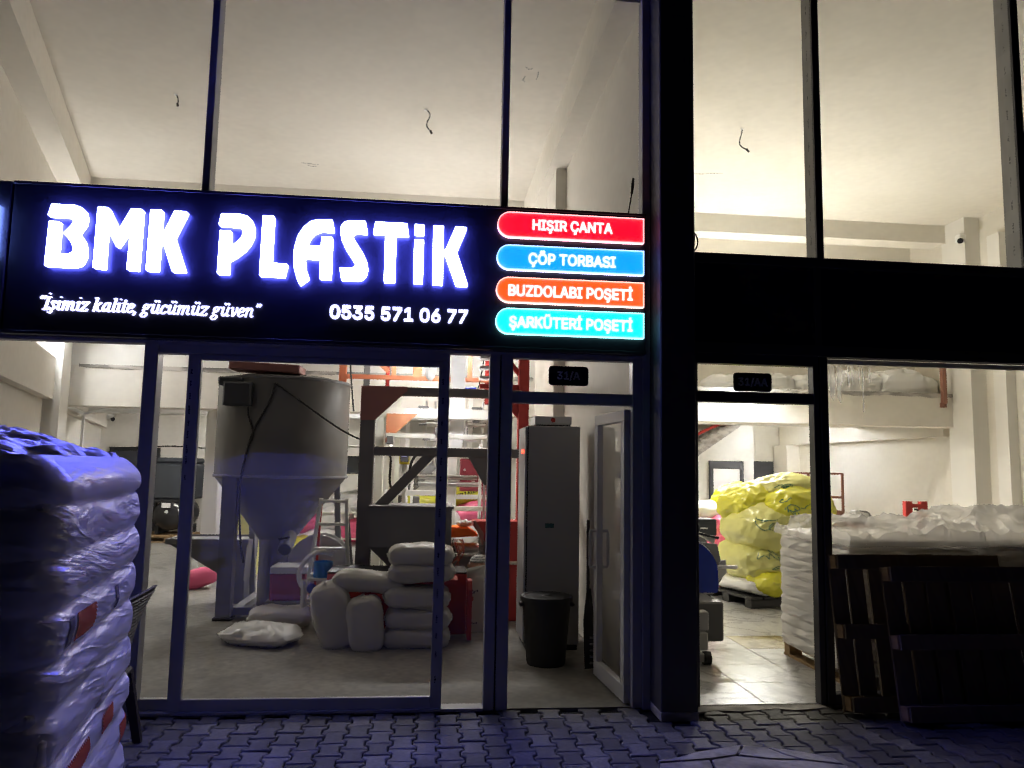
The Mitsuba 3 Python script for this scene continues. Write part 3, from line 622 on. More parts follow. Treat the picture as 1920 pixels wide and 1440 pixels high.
# ================================================================== OUTSIDE OBJECTS
def pallet(key, Mx, deck=9, m='wood', pale='palewood', W=1.25, H=1.08, gaps=0.03, rows=(0.06, .5, .94), names=True, seed=1):
    """pallet in its own frame: x along W, y along H (deck boards run along y), z up; deck on top"""
    rr = random.Random(seed)
    def P(n, mesh, mm): mesh.apply_transform(Mx); part(key, n, mesh, mm)
    bw = (W - gaps * (deck - 1)) / deck
    for i in range(deck):
        j = rr.uniform(-.008, .008); P('deck_board', box(i * (bw + gaps) + j, i * (bw + gaps) + bw + j + rr.uniform(-.012, .004), rr.uniform(0, .01), H - rr.uniform(0, .01), .12, .142, .002), m)
    for r in rows:
        P('stringer', box(0, W, r * H - .05, r * H + .05, .098, .12, .002), m)
        for bx_ in (0.0, .5, 1.0):
            x = bx_ * (W - .14); P('block', box(x, x + .14, r * H - .045, r * H + .045, .022, .098, .003), pale)
        P('bottom_board', box(0.01, W - .01, r * H - .05, r * H + .05, 0, .022, .002), m)
def lean(x, y, z, ang, W=1.25, roll=0.0, yaw=0.0):
    """stands a pallet on its y=0 edge, underside towards the street, leaning back by ang degrees"""
    M = trimesh.transformations.euler_matrix(math.radians(90 - ang), 0, 0, 'sxyz')
    F = np.diag([1.0, 1.0, -1.0, 1.0]); F[2, 3] = 0.142
    Q = trimesh.transformations.euler_matrix(0, math.radians(roll), math.radians(yaw), 'sxyz'); Q[:3, 3] = (x, y, z)
    return Q @ M @ np.array([[-1, 0, 0, W], [0, 1, 0, 0], [0, 0, -1, .142], [0, 0, 0, 1.0]])
k = thing('pallet', 'dark wooden pallet leaning on the shopfront, behind the other leaning pallet', 'pallet', None)
pallet(k, lean(2.90, -.20, .0, 9.5, 1.25), 9, seed=3, gaps=.02)
k = thing('pallet', 'dark wooden pallet leaning in front of another pallet, nearer the street', 'pallet', None)
pallet(k, lean(3.17, -.42, .0, 11, 1.3), 8, seed=5, W=1.3, H=1.02, gaps=.022)
k = thing('pallet', 'dark wooden pallet at the right end of the leaning pallets, cut by the photo edge', 'pallet', None)
pallet(k, lean(4.5, -.36, .0, 10, 1.2), 8, seed=6, W=1.2, H=1.03, gaps=.014)

# stretch wrapped pile of sacks (its long side faces the sign)
pile = thing('sack_pile', 'tall film wrapped pile of white sacks at the left, lit blue by the sign', 'pile of sacks')
def pilex(m): return xf(m, rz=10.5, t=(-1.105, -2.40, 0))     # local frame: x to the right face (0), y back edge (0); pile spans x -1.25..0, y -1.12..0
PM4 = trimesh.transformations.euler_matrix(0, 0, math.radians(10.5), 'sxyz'); PM4[:3, 3] = (-1.105, -2.40, 0)
def psack(t, rz, L, W, H, seed, **kw):
    s = Sack(L, W, H, seed, e1=kw.pop('e1', .46), e2=kw.pop('e2', .17), wr=kw.pop('wr', .014), freq=5, stretch=(1, 1, 2.4), **kw)
    s.place(t, rz, R.uniform(-1.5, 1.5), R.uniform(-1.5, 1.5)); s.M = PM4 @ s.M; return s
LAY, H0 = 12, 0.137
for l in range(LAY):
    z = 0.14 + (l + .5) * 0.1265 - 0.0004 * l * l
    sh = 0.018 * math.sin(l * 1.3) + R.uniform(-.012, .012); taper = -0.03 * abs(l - 5) / 6
    if l % 2 == 0:
        rows = [(-.29, -.28, 90, .57, .60), (-.29, -.84, 90, .57, .60), (-.80, -.19, 0, .60, .39), (-.80, -.56, 0, .60, .39), (-.80, -.93, 0, .60, .39)]
    else:
        rows = [(-.30, -.19, 0, .62, .39), (-.30, -.56, 0, .62, .39), (-.30, -.93, 0, .62, .39), (-.86, -.28, 90, .57, .54), (-.86, -.84, 90, .57, .54)]
    for (x, y, rz, L, W) in rows:
        s = psack((x + sh + taper + R.uniform(-.01, .01), y + R.uniform(-.01, .01), z), rz, L, W + .012, H0 + .022, R.randrange(9999))
        part(pile, 'sack', s.mesh(44, 18), 'wrapped_sack', smooth=True)
part(pile, 'core', pilex(box(-1.08, -.06, -1.04, -.08, .14, 1.52, .03)), 'wrapped_sack')
for (x0, x1) in ((-1.15, -.95), (-.68, -.48), (-.2, 0.0)): part(pile, 'pallet_board', pilex(box(x0, x1, -1.12, 0, .1, .14, .003)), 'wood')
for y in (-1.08, -.6, -.12): part(pile, 'pallet_runner', pilex(box(-1.15, 0, y, y + .08, 0, .1, .003)), 'wood')
def drape(x0, x1, y0, y1, z, dome, drop, seed, nx=60, ny=60, amp=.03, fr=5.0, over=.10, fine=.55):
    """crumpled sheet lying over a stack and hanging a little over its edges"""
    U, V = np.meshgrid(np.linspace(-1 - over, 1 + over, nx), np.linspace(-1 - over, 1 + over, ny))
    X = (x0 + x1) / 2 + U.clip(-1.015, 1.015) * (x1 - x0) / 2; Y = (y0 + y1) / 2 + V.clip(-1.015, 1.015) * (y1 - y0) / 2
    out = np.maximum(np.abs(U), np.abs(V)) - 1
    p = np.stack([X * fr, Y * fr, X * 0 + seed], -1)
    rd = 1 - np.abs(2 * meshkit.fbm(p, 4, seed) - 1)
    rd2 = 1 - np.abs(2 * meshkit.fbm(p * 2.6, 3, seed + 3) - 1)
    Z = z + dome * (1 - np.clip(np.abs(U), 0, 1) ** 3) * (1 - np.clip(np.abs(V), 0, 1) ** 3) + amp * (rd ** 2 * 1.6 + fine * rd2 ** 2 - .7)
    Z = np.where(out > 0, z - drop * out / over + amp * .5 * (rd - .5), Z)
    q = np.stack([X + np.where(out > 0, .02 * (rd - .5), 0) * np.sign(U), Y + np.where(out > 0, .02 * (rd2 - .5), 0) * np.sign(V), Z], -1).reshape(-1, 3); f = []
    for i in range(ny - 1):
        for j in range(nx - 1):
            a = i * nx + j; f += [[a, a + 1, a + nx + 1], [a, a + nx + 1, a + nx]]
    return trimesh.Trimesh(q, f, process=False)
part(pile, 'film', pilex(drape(-1.10, -.04, -1.07, -.03, 1.63, .09, .03, 4, nx=90, ny=90, amp=.032, fr=5, over=.06)), 'wrapped_sack', smooth=True, label='crumpled loose film over the top of the pile')
tw = [(-.55, -.45, 1.70), (-.54, -.43, 1.73), (-.52, -.44, 1.765), (-.50, -.43, 1.785)]
part(pile, 'film_twist', pilex(tube(spline(tw, 10), np.linspace(.006, .016, 10), 6)), 'wrapped_sack', smooth=True)

def skin(x0, x1, y0, y1, z0, z1, layers, bulge=.022, off=.012, seed=1, rad=.09, wr=.008, ns=260, nz=150, diag=1.2):
    """stretch film round a stack of bags: it follows the bulge of every layer and is drawn into slanting wrinkles"""
    ring = sbox(x0 + rad, y0 + rad, x1 - rad, y1 - rad).buffer(rad, 12).exterior; L = ring.length
    s_ = np.linspace(0, L, ns, endpoint=False); p0 = np.array([ring.interpolate(v).coords[0] for v in s_])
    t = np.roll(p0, -1, 0) - np.roll(p0, 1, 0); t /= np.linalg.norm(t, axis=1, keepdims=True)
    nrm = np.c_[t[:, 1], -t[:, 0]]; nrm *= np.sign(((p0 - [(x0 + x1) / 2, (y0 + y1) / 2]) * nrm).sum(1))[:, None]
    z = np.linspace(z0, z1, nz); S, Z = np.meshgrid(np.arange(ns), z)
    P = p0[S]; N = nrm[S]
    ph = (Z - z0) / (z1 - z0) * layers + .25 * (meshkit.fbm(np.stack([P[..., 0] * 1.5, P[..., 1] * 1.5, Z * 2 + seed], -1), 2, seed) - .5)
    b = np.abs(np.sin(np.pi * ph)) ** .55
    vary = .7 + .6 * meshkit.noise(np.stack([np.floor(ph) * 3.1, P[..., 0] * 2.2 + seed, P[..., 1] * 2.2], -1), seed)
    q = np.stack([(P[..., 0] + P[..., 1]) * 3, (Z + diag * .18 * (P[..., 1] - P[..., 0])) * 17, Z * 0 + seed], -1)
    w = 1 - np.abs(2 * meshkit.fbm(q, 3, seed + 2) - 1)
    q2 = np.stack([P[..., 0] * 9, P[..., 1] * 9, Z * 13], -1)
    top = np.clip((Z - (z1 - .10)) / .10, 0, 1) ** 2
    r = off + bulge * b * vary + wr * (w ** 2 - .4) + wr * .5 * (meshkit.fbm(q2, 3, seed + 7) - .5) - .06 * top
    V = np.stack([P[..., 0] + N[..., 0] * r, P[..., 1] + N[..., 1] * r, Z], -1).reshape(-1, 3); f = []
    i, j = np.meshgrid(np.arange(nz - 1), np.arange(ns), indexing='ij'); a = (i * ns + j).ravel(); bb = (i * ns + (j + 1) % ns).ravel()
    f = np.vstack([np.c_[a, bb, bb + ns], np.c_[a, bb + ns, a + ns]])
    def patch(xa, xb, ya, yb, za, zb, o=.003):
        """the piece of the skin inside a box, lifted a little"""
        g = V.reshape(nz, ns, 3); c = g[f].mean(1) if False else V[f].mean(1)
        m_ = (c[:, 0] > xa) & (c[:, 0] < xb) & (c[:, 1] > ya) & (c[:, 1] < yb) & (c[:, 2] > za) & (c[:, 2] < zb)
        nn = np.c_[nrm[np.arange(len(V)) % ns], np.zeros(len(V))]
        m2 = trimesh.Trimesh(V + nn * o, f[m_], process=False); m2.remove_unreferenced_vertices(); return m2
    return trimesh.Trimesh(V, f, process=False), patch
sk, pt_ = skin(-1.15, -.0, -1.12, .02, .13, 1.66, 12, bulge=.024, seed=2, wr=.0055, diag=.8)
part(pile, 'stretch_film', pilex(sk), 'blue_wrap', smooth=True, label='glossy stretch film drawn tight round the sacks')
lh = 1.53 / 12
for l, ya, yb, mm in ((8, -.92, -.72, 'sack_print'), (8, -1.0, -.95, 'sack_print_dark'), (8, -.45, -.40, 'sack_print_dark'), (5, -.95, -.68, 'sack_print'), (5, -.5, -.34, 'sack_print'), (4, -.16, -.02, 'sack_print'), (3, -.55, -.36, 'sack_print'), (2, -1.02, -.70, 'sack_print'), (2, -.12, .0, 'sack_print'), (1, -.6, -.38, 'sack_print'), (0, -.95, -.7, 'sack_print')):
    zc = .13 + lh * (l + .5); part(pile, 'print', pilex(pt_(-.3, .3, ya, yb, zc - .038 + .01 * (l % 2), zc + .034)), mm, smooth=True)

# rattan chair behind the pile, facing left
ch = thing('chair', 'dark woven plastic armchair half hidden behind the sack pile', 'chair')
def chp(m): return xf(m, rz=4, t=(-1.91, -.78, 0))
part(ch, 'seat', chp(box(-.22, .22, -.22, .22, .40, .445, .015)), 'rattan')
def backpt(u, v):   # u across (-1..1), v up (0..1)
    return (.20 + .015 * v + .12 * v * v - .03 * u * u + .02 * max(0, v - .9) * 10 * .3, u * (.23 + .035 * v), .43 + .47 * v + .015 * (1 - u * u) * v)
def sheet(fn, nu, nv, th):
    U = np.linspace(-1, 1, nu); V = np.linspace(0, 1, nv); a = np.array([[fn(u, v) for u in U] for v in V])
    b = a - np.array([th, 0, 0]); v = np.vstack([a.reshape(-1, 3), b.reshape(-1, 3)]); n = nu * nv; f = []
    for i in range(nv - 1):
        for j in range(nu - 1):
            k0 = i * nu + j; f += [[k0, k0 + 1, k0 + nu + 1], [k0, k0 + nu + 1, k0 + nu], [n + k0, n + k0 + nu + 1, n + k0 + 1], [n + k0, n + k0 + nu, n + k0 + nu + 1]]
    e = [i * nu for i in range(nv)], [i * nu + nu - 1 for i in range(nv)], list(range(nu)), list(range(n - nu, n))
    for q in e:
        for p0, p1 in zip(q[:-1], q[1:]): f += [[p0, p1, p1 + n], [p0, p1 + n, p0 + n], [p0, p1 + n, p1], [p0, p0 + n, p1 + n]]
    return trimesh.Trimesh(v, f, process=False)
part(ch, 'backrest', chp(sheet(backpt, 13, 14, .022)), 'rattan')
for i in range(19):
    v = .05 + i * .049; part(ch, 'weave_band', chp(tube([np.array(backpt(u, v)) + [.004, 0, 0] for u in np.linspace(-.98, .98, 9)], .007, 5)), 'rattan', smooth=40)
for sx in (-1, 1):
    for sy in (-1, 1):
        a, b = np.array([sx * .19, sy * .19, .42]), np.array([sx * .24 if sx < 0 else .265, sy * .23, 0])
        part(ch, 'leg', chp(hull([a + d for d in ([-.03, -.025, 0], [.03, -.025, 0], [.03, .025, 0], [-.03, .025, 0])] + [b + d for d in ([-.022, -.02, 0], [.022, -.02, 0], [.022, .02, 0], [-.022, .02, 0])])), 'rattan')
    part(ch, 'arm', chp(tube(spline([(-.2, sx * .25, .45), (-.2, sx * .27, .6), (-.1, sx * .275, .66), (.2, sx * .26, .66)], 14), .018, 6)), 'rattan', smooth=40)

# ================================================================== LEFT SHOP: machines
# mixing silo
SX, SY, SR = -1.69, 3.7, .735
si = thing('silo', 'large grey round mixing silo with a conical bottom on square legs', 'silo')
part(si, 'body', lathe([(SR, 1.50), (SR, 2.58)], (SX, SY, 0), 64), 'silo', smooth=40)
part(si, 'top', lathe([(SR + .004, 2.58), (SR - .2, 2.63), (.0, 2.66)], (SX, SY, 0), 64), 'silo', smooth=40)
part(si, 'seam_ring', cat([lathe([(SR, 1.485), (SR + .012, 1.49), (SR + .012, 1.51), (SR, 1.515)], (SX, SY, 0), 64), lathe([(SR, 2.555), (SR + .01, 2.56), (SR + .01, 2.585), (SR, 2.59)], (SX, SY, 0), 64)]), 'machine_grey', smooth=40)
def lopsided(m):
    v = np.array(m.vertices); v[:, 0] -= .02 * np.clip((1.5 - v[:, 2]) / .62, 0, 1); return trimesh.Trimesh(v, m.faces, process=False)
part(si, 'cone', lopsided(lathe([(SR, 1.50), (.19, .78), (.19, .70)], (SX, SY, 0), 64)), 'silo', smooth=40)
part(si, 'auger_column', cyl((SX - .02, SY - .03, .06), (SX - .02, SY - .03, .85), .18, 24), 'silo', smooth=40)
part(si, 'outlet', cyl((SX + .16, SY - .5, .72), (SX + .16, SY - .2, .84), .075, 20), 'machine_grey', smooth=40, label='slanting round outlet pipe')
part(si, 'outlet_mouth', cyl((SX + .16, SY - .503, .7188), (SX + .16, SY - .50, .72), .066, 20), 'black')
part(si, 'outlet_lever', cyl((SX + .08, SY - .42, .82), (SX + .2, SY - .46, .85), .012, 8), 'black')
lid = xf(cat([box(-.38, .38, -.16, .16, 0, .09, .01)]), rz=-3, ry=2.5, t=(SX - .12, SY - .48, 2.64))
part(si, 'lid', lid, 'lid_red', label='reddish flat channel across the silo top')
part(si, 'motor_bracket', box(-2.27, -2.02, 2.98, 3.25, 2.47, 2.56, .015), 'motor')
part(si, 'motor', hull([(x, y, z) for x in (-2.19, -1.90) for y in (2.90, 3.12) for z in (2.25, 2.5)] + [(-2.17, 2.88, 2.27), (-1.92, 2.88, 2.27), (-2.17, 2.88, 2.48), (-1.92, 2.88, 2.48)]), 'motor')
for (x, y) in ((SX - .42, SY - .56), (SX + .60, SY + .25), (SX - .45, SY + .55)):
    big = y < SY - .3
    w = .075 if big else .032
    x2 = x + (0 if big else .08)
    part(si, 'leg', hull([(x - w + a, y + b, 1.50) for a in (0, 2 * w) for b in (-w, w)] + [(x2 - w + a, y + b, .03) for a in (0, 2 * w) for b in (-w, w)]), 'silo' if big else 'machine_grey')
    part(si, 'foot', box(x2 - w - .02, x2 + w + .02, y - w - .02, y + w + .02, 0, .03, .004), 'black')
part(si, 'base_frame', cat([box(-2.05, -1.3, 3.2, 3.28, .03, .11, .004), box(-2.05, -1.95, 3.2, 4.2, .03, .11, .004)]), 'machine_grey')
def onbody(px, z, r=SR + .012):
    a = px; return (SX + r * math.sin(a), SY - r * math.cos(a), z)
cb = [onbody(.02, 2.5), onbody(-.10, 2.2), onbody(-.24, 2.0), onbody(-.33, 1.78), onbody(-.40, 1.5)] + [(-2.0, 3.08, 1.2), (-1.97, 3.05, .9), (-1.92, 3.05, .6)]
part(si, 'cable', tube(spline(cb, 40), .011, 6), 'black', smooth=40)
part(si, 'cable', tube(spline([(-1.93, 2.95, 2.26), onbody(-.30, 2.08), onbody(-.26, 2.0), onbody(-.30, 1.85)], 20), .010, 6), 'black', smooth=40)
hc = thing('power_cable', 'black cable sagging from the silo top to the machine frame', 'cable')
put(hc, tube(spline([onbody(.03, 2.5), onbody(.38, 2.32, SR + .03), (-1.06, 3.05, 2.08), (-.78, 3.0, 1.93), (-.62, 2.98, 1.88)], 40), .010, 6), 'black', True)
# feeding hopper left of silo
fh = thing('feed_hopper', 'dark grey sloping feed hopper left of the silo leg', 'hopper')
part(fh, 'bin', hull([(x, y, z) for x in (-2.95, -2.08) for y in (3.9, 4.5) for z in (.70, .74)] + [(x, y, .28) for x in (-2.24, -2.1) for y in (3.9, 4.5)]), 'machine_grey')
part(fh, 'rim', cat([box(-2.97, -2.06, 3.87, 3.9, .70, .76, .004), box(-2.97, -2.06, 4.5, 4.53, .70, .76, .004), box(-2.99, -2.97, 3.87, 4.53, .70, .76, .004)]), 'machine_grey')
part(fh, 'leg', box(-2.28, -2.12, 4.05, 4.35, 0, .3, .004), 'machine_grey')

# film blowing machine: portal frame
pf = thing('film_machine', 'tall grey brown steel portal frame of the film machine', 'machine frame')
part(pf, 'post', box(-.755, -.60, 2.96, 3.10, 0, 2.50, .005), 'portal')
part(pf, 'post', box(1.0, 1.12, 3.3, 3.42, 0, 2.95, .005), 'red')
part(pf, 'top_beam', box(-.60, 1.0, 3.0, 3.10, 2.41, 2.50, .005), 'portal')
part(pf, 'middle_beam', box(-.60, 1.10, 2.99, 3.09, 1.75, 1.845, .005), 'portal')
def plate3(pts, y0, y1): return hull([(x, y, z) for x, z in pts for y in (y0, y1)])
part(pf, 'gusset', plate3([(-.755, 2.50), (-.26, 2.50), (-.26, 2.46), (-.60, 2.13), (-.755, 2.13)], 2.945, 2.957), 'gusset', label='dull red corner plate')
part(pf, 'gusset', plate3([(.72, 2.55), (1.0, 2.55), (1.0, 2.20)], 3.33, 3.36), 'red', label='red corner plate')
part(pf, 'gusset', plate3([(.42, 1.75), (.66, 1.75), (.66, 1.45), (.60, 1.45)], 2.97, 2.985), 'portal')
part(pf, 'brace', plate3([(-.60, 1.10), (-.60, 1.20), (-.08, 1.75), (.06, 1.75), (-.46, 1.19)], 3.0, 3.06), 'portal')
part(pf, 'rail', box(.55, 1.1, 3.35, 3.42, 2.55, 2.60, .004), 'red')
part(pf, 'brace', plate3([(.80, 2.95), (.86, 2.95), (1.02, 2.76), (1.0, 2.70)], 3.36, 3.40), 'red')
part(pf, 'step', cat([box(.56, .86, 3.5, 3.7, 2.80, 2.83), box(.56, .84, 3.5, 3.7, 2.68, 2.71), box(.56, .80, 3.5, 3.7, 2.92, 2.95)]), 'ally')
# dosing hopper
dh = thing('dosing_hopper', 'square grey steel hopper under the portal frame', 'hopper')
part(dh, 'bin', hull([(x, y, z) for x in (-.60, .25) for y in (2.75, 3.4) for z in (.80, 1.205)] + [(x, y, .46) for x in (-.28, -.02) for y in (2.95, 3.2)]), 'machine_grey')
part(dh, 'rim', box(-.62, .27, 2.73, 3.42, 1.20, 1.225, .003), 'portal')
# red machine base
rb = thing('extruder', 'low red steel machine base behind the stacked sacks', 'machine')
part(rb, 'panel', box(-.95, .40, 2.25, 2.34, .02, .60, .01), 'red')
part(rb, 'top', box(-.95, .40, 2.25, 2.75, .60, .615, .004), 'black')
part(rb, 'side_panel', hull([(x, y, z) for x in (.40, .44) for y, z in ((2.0, .02), (2.25, .02), (2.0, .48), (2.06, .56), (2.25, .56))]), 'red')
# control box with display
cbx = thing('control_box', 'small yellow control box with a blue display on a pipe', 'control box')
part(cbx, 'case', box(-.36, -.24, 3.9, 3.98, 1.66, 1.83, .008), 'yellow')
part(cbx, 'face', box(-.35, -.25, 3.894, 3.9, 1.69, 1.82, .003), 'machine_grey')
part(cbx, 'display', box(-.335, -.27, 3.889, 3.894, 1.755, 1.80), None, glow=(.12, .2, 1.0), weight=.1)
part(cbx, 'valve', cyl((-.30, 3.94, 1.55), (-.30, 3.94, 1.66), .03, 12), 'cream_paint', smooth=40)
part(cbx, 'pipe', tube(spline([(-.30, 3.94, 1.55), (-.31, 3.94, 1.40), (-.42, 3.95, 1.36), (-.47, 3.96, 1.52), (-.5, 3.98, 1.78)], 24), .014, 6), 'black', smooth=40)
part(cbx, 'hose', tube(spline([(-.20, 3.93, 1.5), (-.20, 3.9, 1.72), (-.10, 3.92, 1.83), (.2, 3.95, 1.84), (.6, 4.0, 1.84)], 30), .016, 8), 'black', smooth=40)
part(cbx, 'stand', box(-.32, -.28, 3.98, 4.02, 0, 1.66), 'cream_paint')
# tower behind: orange rails, white posts, rollers, film
tw_ = thing('film_tower', 'film blowing tower with orange rails, white posts and bright steel rollers', 'machine')
for x0, x1, y, z in ((-1.22, .82, 5.0, 2.83),): part(tw_, 'rail', box(x0, x1, y, y + .05, z - .03, z + .03, .004), 'orange')
for x, z0, z1, c, w in ((-1.20, 2.55, 3.7, 'orange', .05), (-.60, 2.6, 3.6, 'red', .025), (-.52, 2.83, 3.28, 'orange', .03), (-.20, 2.83, 3.6, 'orange', .06), (.52, 2.83, 3.28, 'orange', .03), (.78, 2.5, 3.6, 'red', .05), (-.88, 2.55, 3.5, 'machine_grey', .04)):
    part(tw_, 'rail_post', box(x - w, x + w, 5.055, 5.10, z0, z1, .004), c)
part(tw_, 'brace', plate3([(-1.02, 3.28), (-.96, 3.28), (-.58, 2.95), (-.60, 2.88)], 5.055, 5.09), 'orange')
part(tw_, 'post', box(-.72, -.58, 4.4, 4.52, 0, 2.25, .005), 'cream_paint')
part(tw_, 'post', box(-.86, -.80, 4.6, 4.66, 0, 2.35, .005), 'cream_paint')
part(tw_, 'post', box(.23, .37, 5.0, 5.12, .0, 1.78, .005), 'white_paint')
part(tw_, 'cross_beam', box(-.70, .95, 4.45, 4.55, 2.25, 2.38, .005), 'cream_paint')
part(tw_, 'gusset', plate3([(-.56, 2.30), (-.17, 2.30), (-.56, 1.93)], 4.38, 4.395), 'orange')
for z, x0, x1, r in ((1.50, -.14, .64, .032), (1.41, -.14, .66, .032), (2.20, -.05, .74, .028), (2.0, -.0, .62, .026), (2.36, .3, .66, .022)):
    part(tw_, 'roller', cyl((x0, 4.9, z), (x1, 4.9, z), r, 16), 'steel', smooth=40)
    part(tw_, 'roller_shaft', cyl((x0 - .10, 4.9, z), (x0, 4.9, z), r * .55, 10), 'machine_grey', smooth=40)
for x in (-.06, .06, .70, .80, .90):
    part(tw_, 'guide_rod', cyl((x, 4.95, 1.65), (x, 4.95, 2.52), .014, 8), 'steel', smooth=40)
for x, z in ((-.1, 2.43), (.62, 2.43), (.68, 2.22), (.9, 2.26), (.2, 2.20)):
    part(tw_, 'bracket', box(x - .07, x + .07, 4.9, 4.96, z - .018, z + .018, .003), 'machine_grey')
for x0, x1, y, z, h, c in ((-.56, .98, 4.3, 2.02, .03, 'cream_paint'), (-.56, .23, 4.6, 1.30, .035, 'white_paint'), (.37, .98, 4.6, 1.86, .03, 'white_paint'), (-.80, .98, 4.7, 1.10, .03, 'cream_paint'), (.37, .98, 5.0, 1.24, .03, 'white_paint'), (-.2, .95, 5.2, 2.70, .04, 'cream_paint')):
    part(tw_, 'cross_bar', box(x0, x1, y, y + .05, z - h, z + h, .004), c)
for x, y, z0, z1, c, w in ((.92, 4.5, 0, 2.25, 'cream_paint', .05), (-.30, 4.9, .85, 2.25, 'white_paint', .025), (.55, 5.2, 1.8, 2.66, 'white_paint', .03), (-.44, 5.15, 1.1, 2.66, 'cream_paint', .03), (.72, 4.62, .9, 1.83, 'steel', .016), (.46, 4.62, 1.9, 2.25, 'steel', .016)):
    part(tw_, 'upright', box(x - w, x + w, y, y + 2 * w, z0, z1, .003), c)
for x, z in ((-.50, 1.96), (.10, 2.08), (.60, 1.80), (-.15, 1.22), (.85, 1.30)):
    part(tw_, 'joint_box', box(x - .04, x + .04, 4.26, 4.34, z - .05, z + .05, .006), 'machine_grey' if x < .2 else 'orange_bright')
part(tw_, 'roller_frame', cat([box(-.24, -.20, 4.85, 4.95, .9, 1.9), box(.66, .70, 4.85, 4.95, .9, 1.95), box(-.24, .68, 4.86, 4.94, 1.86, 1.90)]), 'white_paint')
fm = []
zz = np.linspace(1.86, 3.3, 24)
for s in (0, 1):
    fm.append(np.c_[np.full(24, .25 + .20 * s) - (.02 * s * np.clip((2.3 - zz) * 2, 0, 1) ** 2 * 2), 4.82 + .015 * np.sin(zz * 7), zz])
V = np.vstack(fm); FF = []
for i in range(23): FF += [[i, 24 + i, 25 + i], [i, 25 + i, i + 1]]
part(tw_, 'film_web', trimesh.Trimesh(V, FF, process=False), 'film', smooth=True, label='pale tube of blown plastic film')
part(tw_, 'cable', tube(spline([(.60, 4.9, 2.62), (.66, 4.9, 2.85), (.70, 4.9, 3.2)], 10), .008, 6), 'black')
part(tw_, 'cable', tube(spline([(-1.02, 4.9, 2.35), (-1.05, 4.9, 2.6), (-1.1, 4.9, 3.1)], 10), .012, 6), 'black')
part(tw_, 'motor', box(.45, .60, 4.85, 4.98, 2.61, 2.72, .015), 'deep_blue')
part(tw_, 'motor_base', box(.42, .74, 4.85, 4.98, 2.575, 2.61, .004), 'orange')
rc = thing('wall_cabinet', 'dark red metal cabinet hanging behind the steel rollers', 'cabinet')
part(rc, 'box', box(.44, .85, 5.6, 5.75, 1.30, 1.76, .008), 'maroon')
part(rc, 'door', box(.46, .83, 5.585, 5.6, 1.32, 1.74, .004), 'maroon')
part(rc, 'lock', cyl((.50, 5.57, 1.60), (.50, 5.585, 1.60), .018, 14), 'steel', smooth=40)
part(rc, 'knob', cyl((.63, 5.55, 1.42), (.63, 5.585, 1.42), .03, 16), 'steel', smooth=40)
bn = thing('bubble_wrap_roll', 'printed clear plastic bundle hanging on the orange rail', 'plastic bundle')
sb = Sack(.16, .14, .46, 12, .8, .9, .02).place((-.02, 4.9, 3.02)); put(bn, sb.mesh(24, 16), 'white_bag', True)
labels[bn]['label'] = 'clear plastic bundle hanging on the orange rail'
# orange extruder head and red hopper on the right
oe = thing('extruder', 'bright orange extruder guard below the white post', 'machine')
part(oe, 'guard', hull([(x, y, z) for x, z in ((.05, .95), (.46, .95), (.58, .87), (.58, .85), (.05, .82)) for y in (3.55, 3.9)]), 'orange_bright')
part(oe, 'cover', hull([(x, y, z) for x, z in ((.30, .94), (.47, .94), (.565, .855), (.30, .855)) for y in (3.52, 3.55)]), 'orange_bright')
part(oe, 'barrel', cyl((.0, 3.7, .70), (.75, 3.7, .70), .06, 18), 'steel', smooth=40)
part(oe, 'support', box(.1, .55, 3.6, 3.8, .0, .62, .01), 'machine_grey')
for i in range(6):
    part(oe, 'wire', tube(spline([(.30 + .02 * i, 3.5, .82), (.28 + .03 * i + R.uniform(-.03, .03), 3.46, .72), (.30 + .02 * i + R.uniform(-.04, .04), 3.44, .63), (.27 + .02 * i + R.uniform(-.04, .04), 3.44, .55), (.25 + .03 * i, 3.45, .44)], 20), .006, 5), R.choice(['copper', 'red', 'black', 'copper']), smooth=40)
fd = thing('flexible_duct', 'ribbed grey flexible duct beside the orange extruder', 'duct')
dpts = spline([(.62, 3.4, .86), (.635, 3.38, .74), (.62, 3.36, .62), (.57, 3.34, .5), (.5, 3.33, .42)], 70)
put(fd, tube(dpts, .052 + .006 * np.sin(np.arange(70) * 1.5), 14), 'duct', True)
rh = thing('red_hopper', 'dark red sloping hopper beside the control cabinet', 'hopper')
part(rh, 'bin', hull([(x, y, z) for x in (.50, 1.02) for y in (3.1, 3.5) for z in (1.0, 1.05)] + [(x, y, .62) for x in (.80, 1.0) for y in (3.1, 3.5)]), 'red')
part(rh, 'side_plate', plate3([(.50, 1.06), (.52, 1.06), (.61, .93), (.61, .82), (.60, .80)], 3.02, 3.12), 'gusset')
part(rh, 'stand', box(.78, 1.06, 3.0, 3.4, 0.0, .60, .01), 'red')
part(rh, 'ledge', box(.76, 1.07, 2.98, 3.42, .60, .625, .003), 'cream_paint')
rg = thing('glove', 'pair of pale work gloves lying on the orange guard', 'gloves')
gl = []
for i in range(5): gl.append(tube(spline([(.36 + .035 * i, 3.66, .965), (.37 + .035 * i, 3.62, 1.0 + .012 * (i % 3)), (.38 + .04 * i, 3.57, .985 + .01 * (i % 2))], 8), [.014, .017, .018, .018, .018, .017, .015, .010], 8))
gl.append(Sack(.22, .10, .07, 5, .8, .8, .01).place((.44, 3.68, .985)).mesh(24, 12)); put(rg, cat(gl), 'cloth_pale', True)
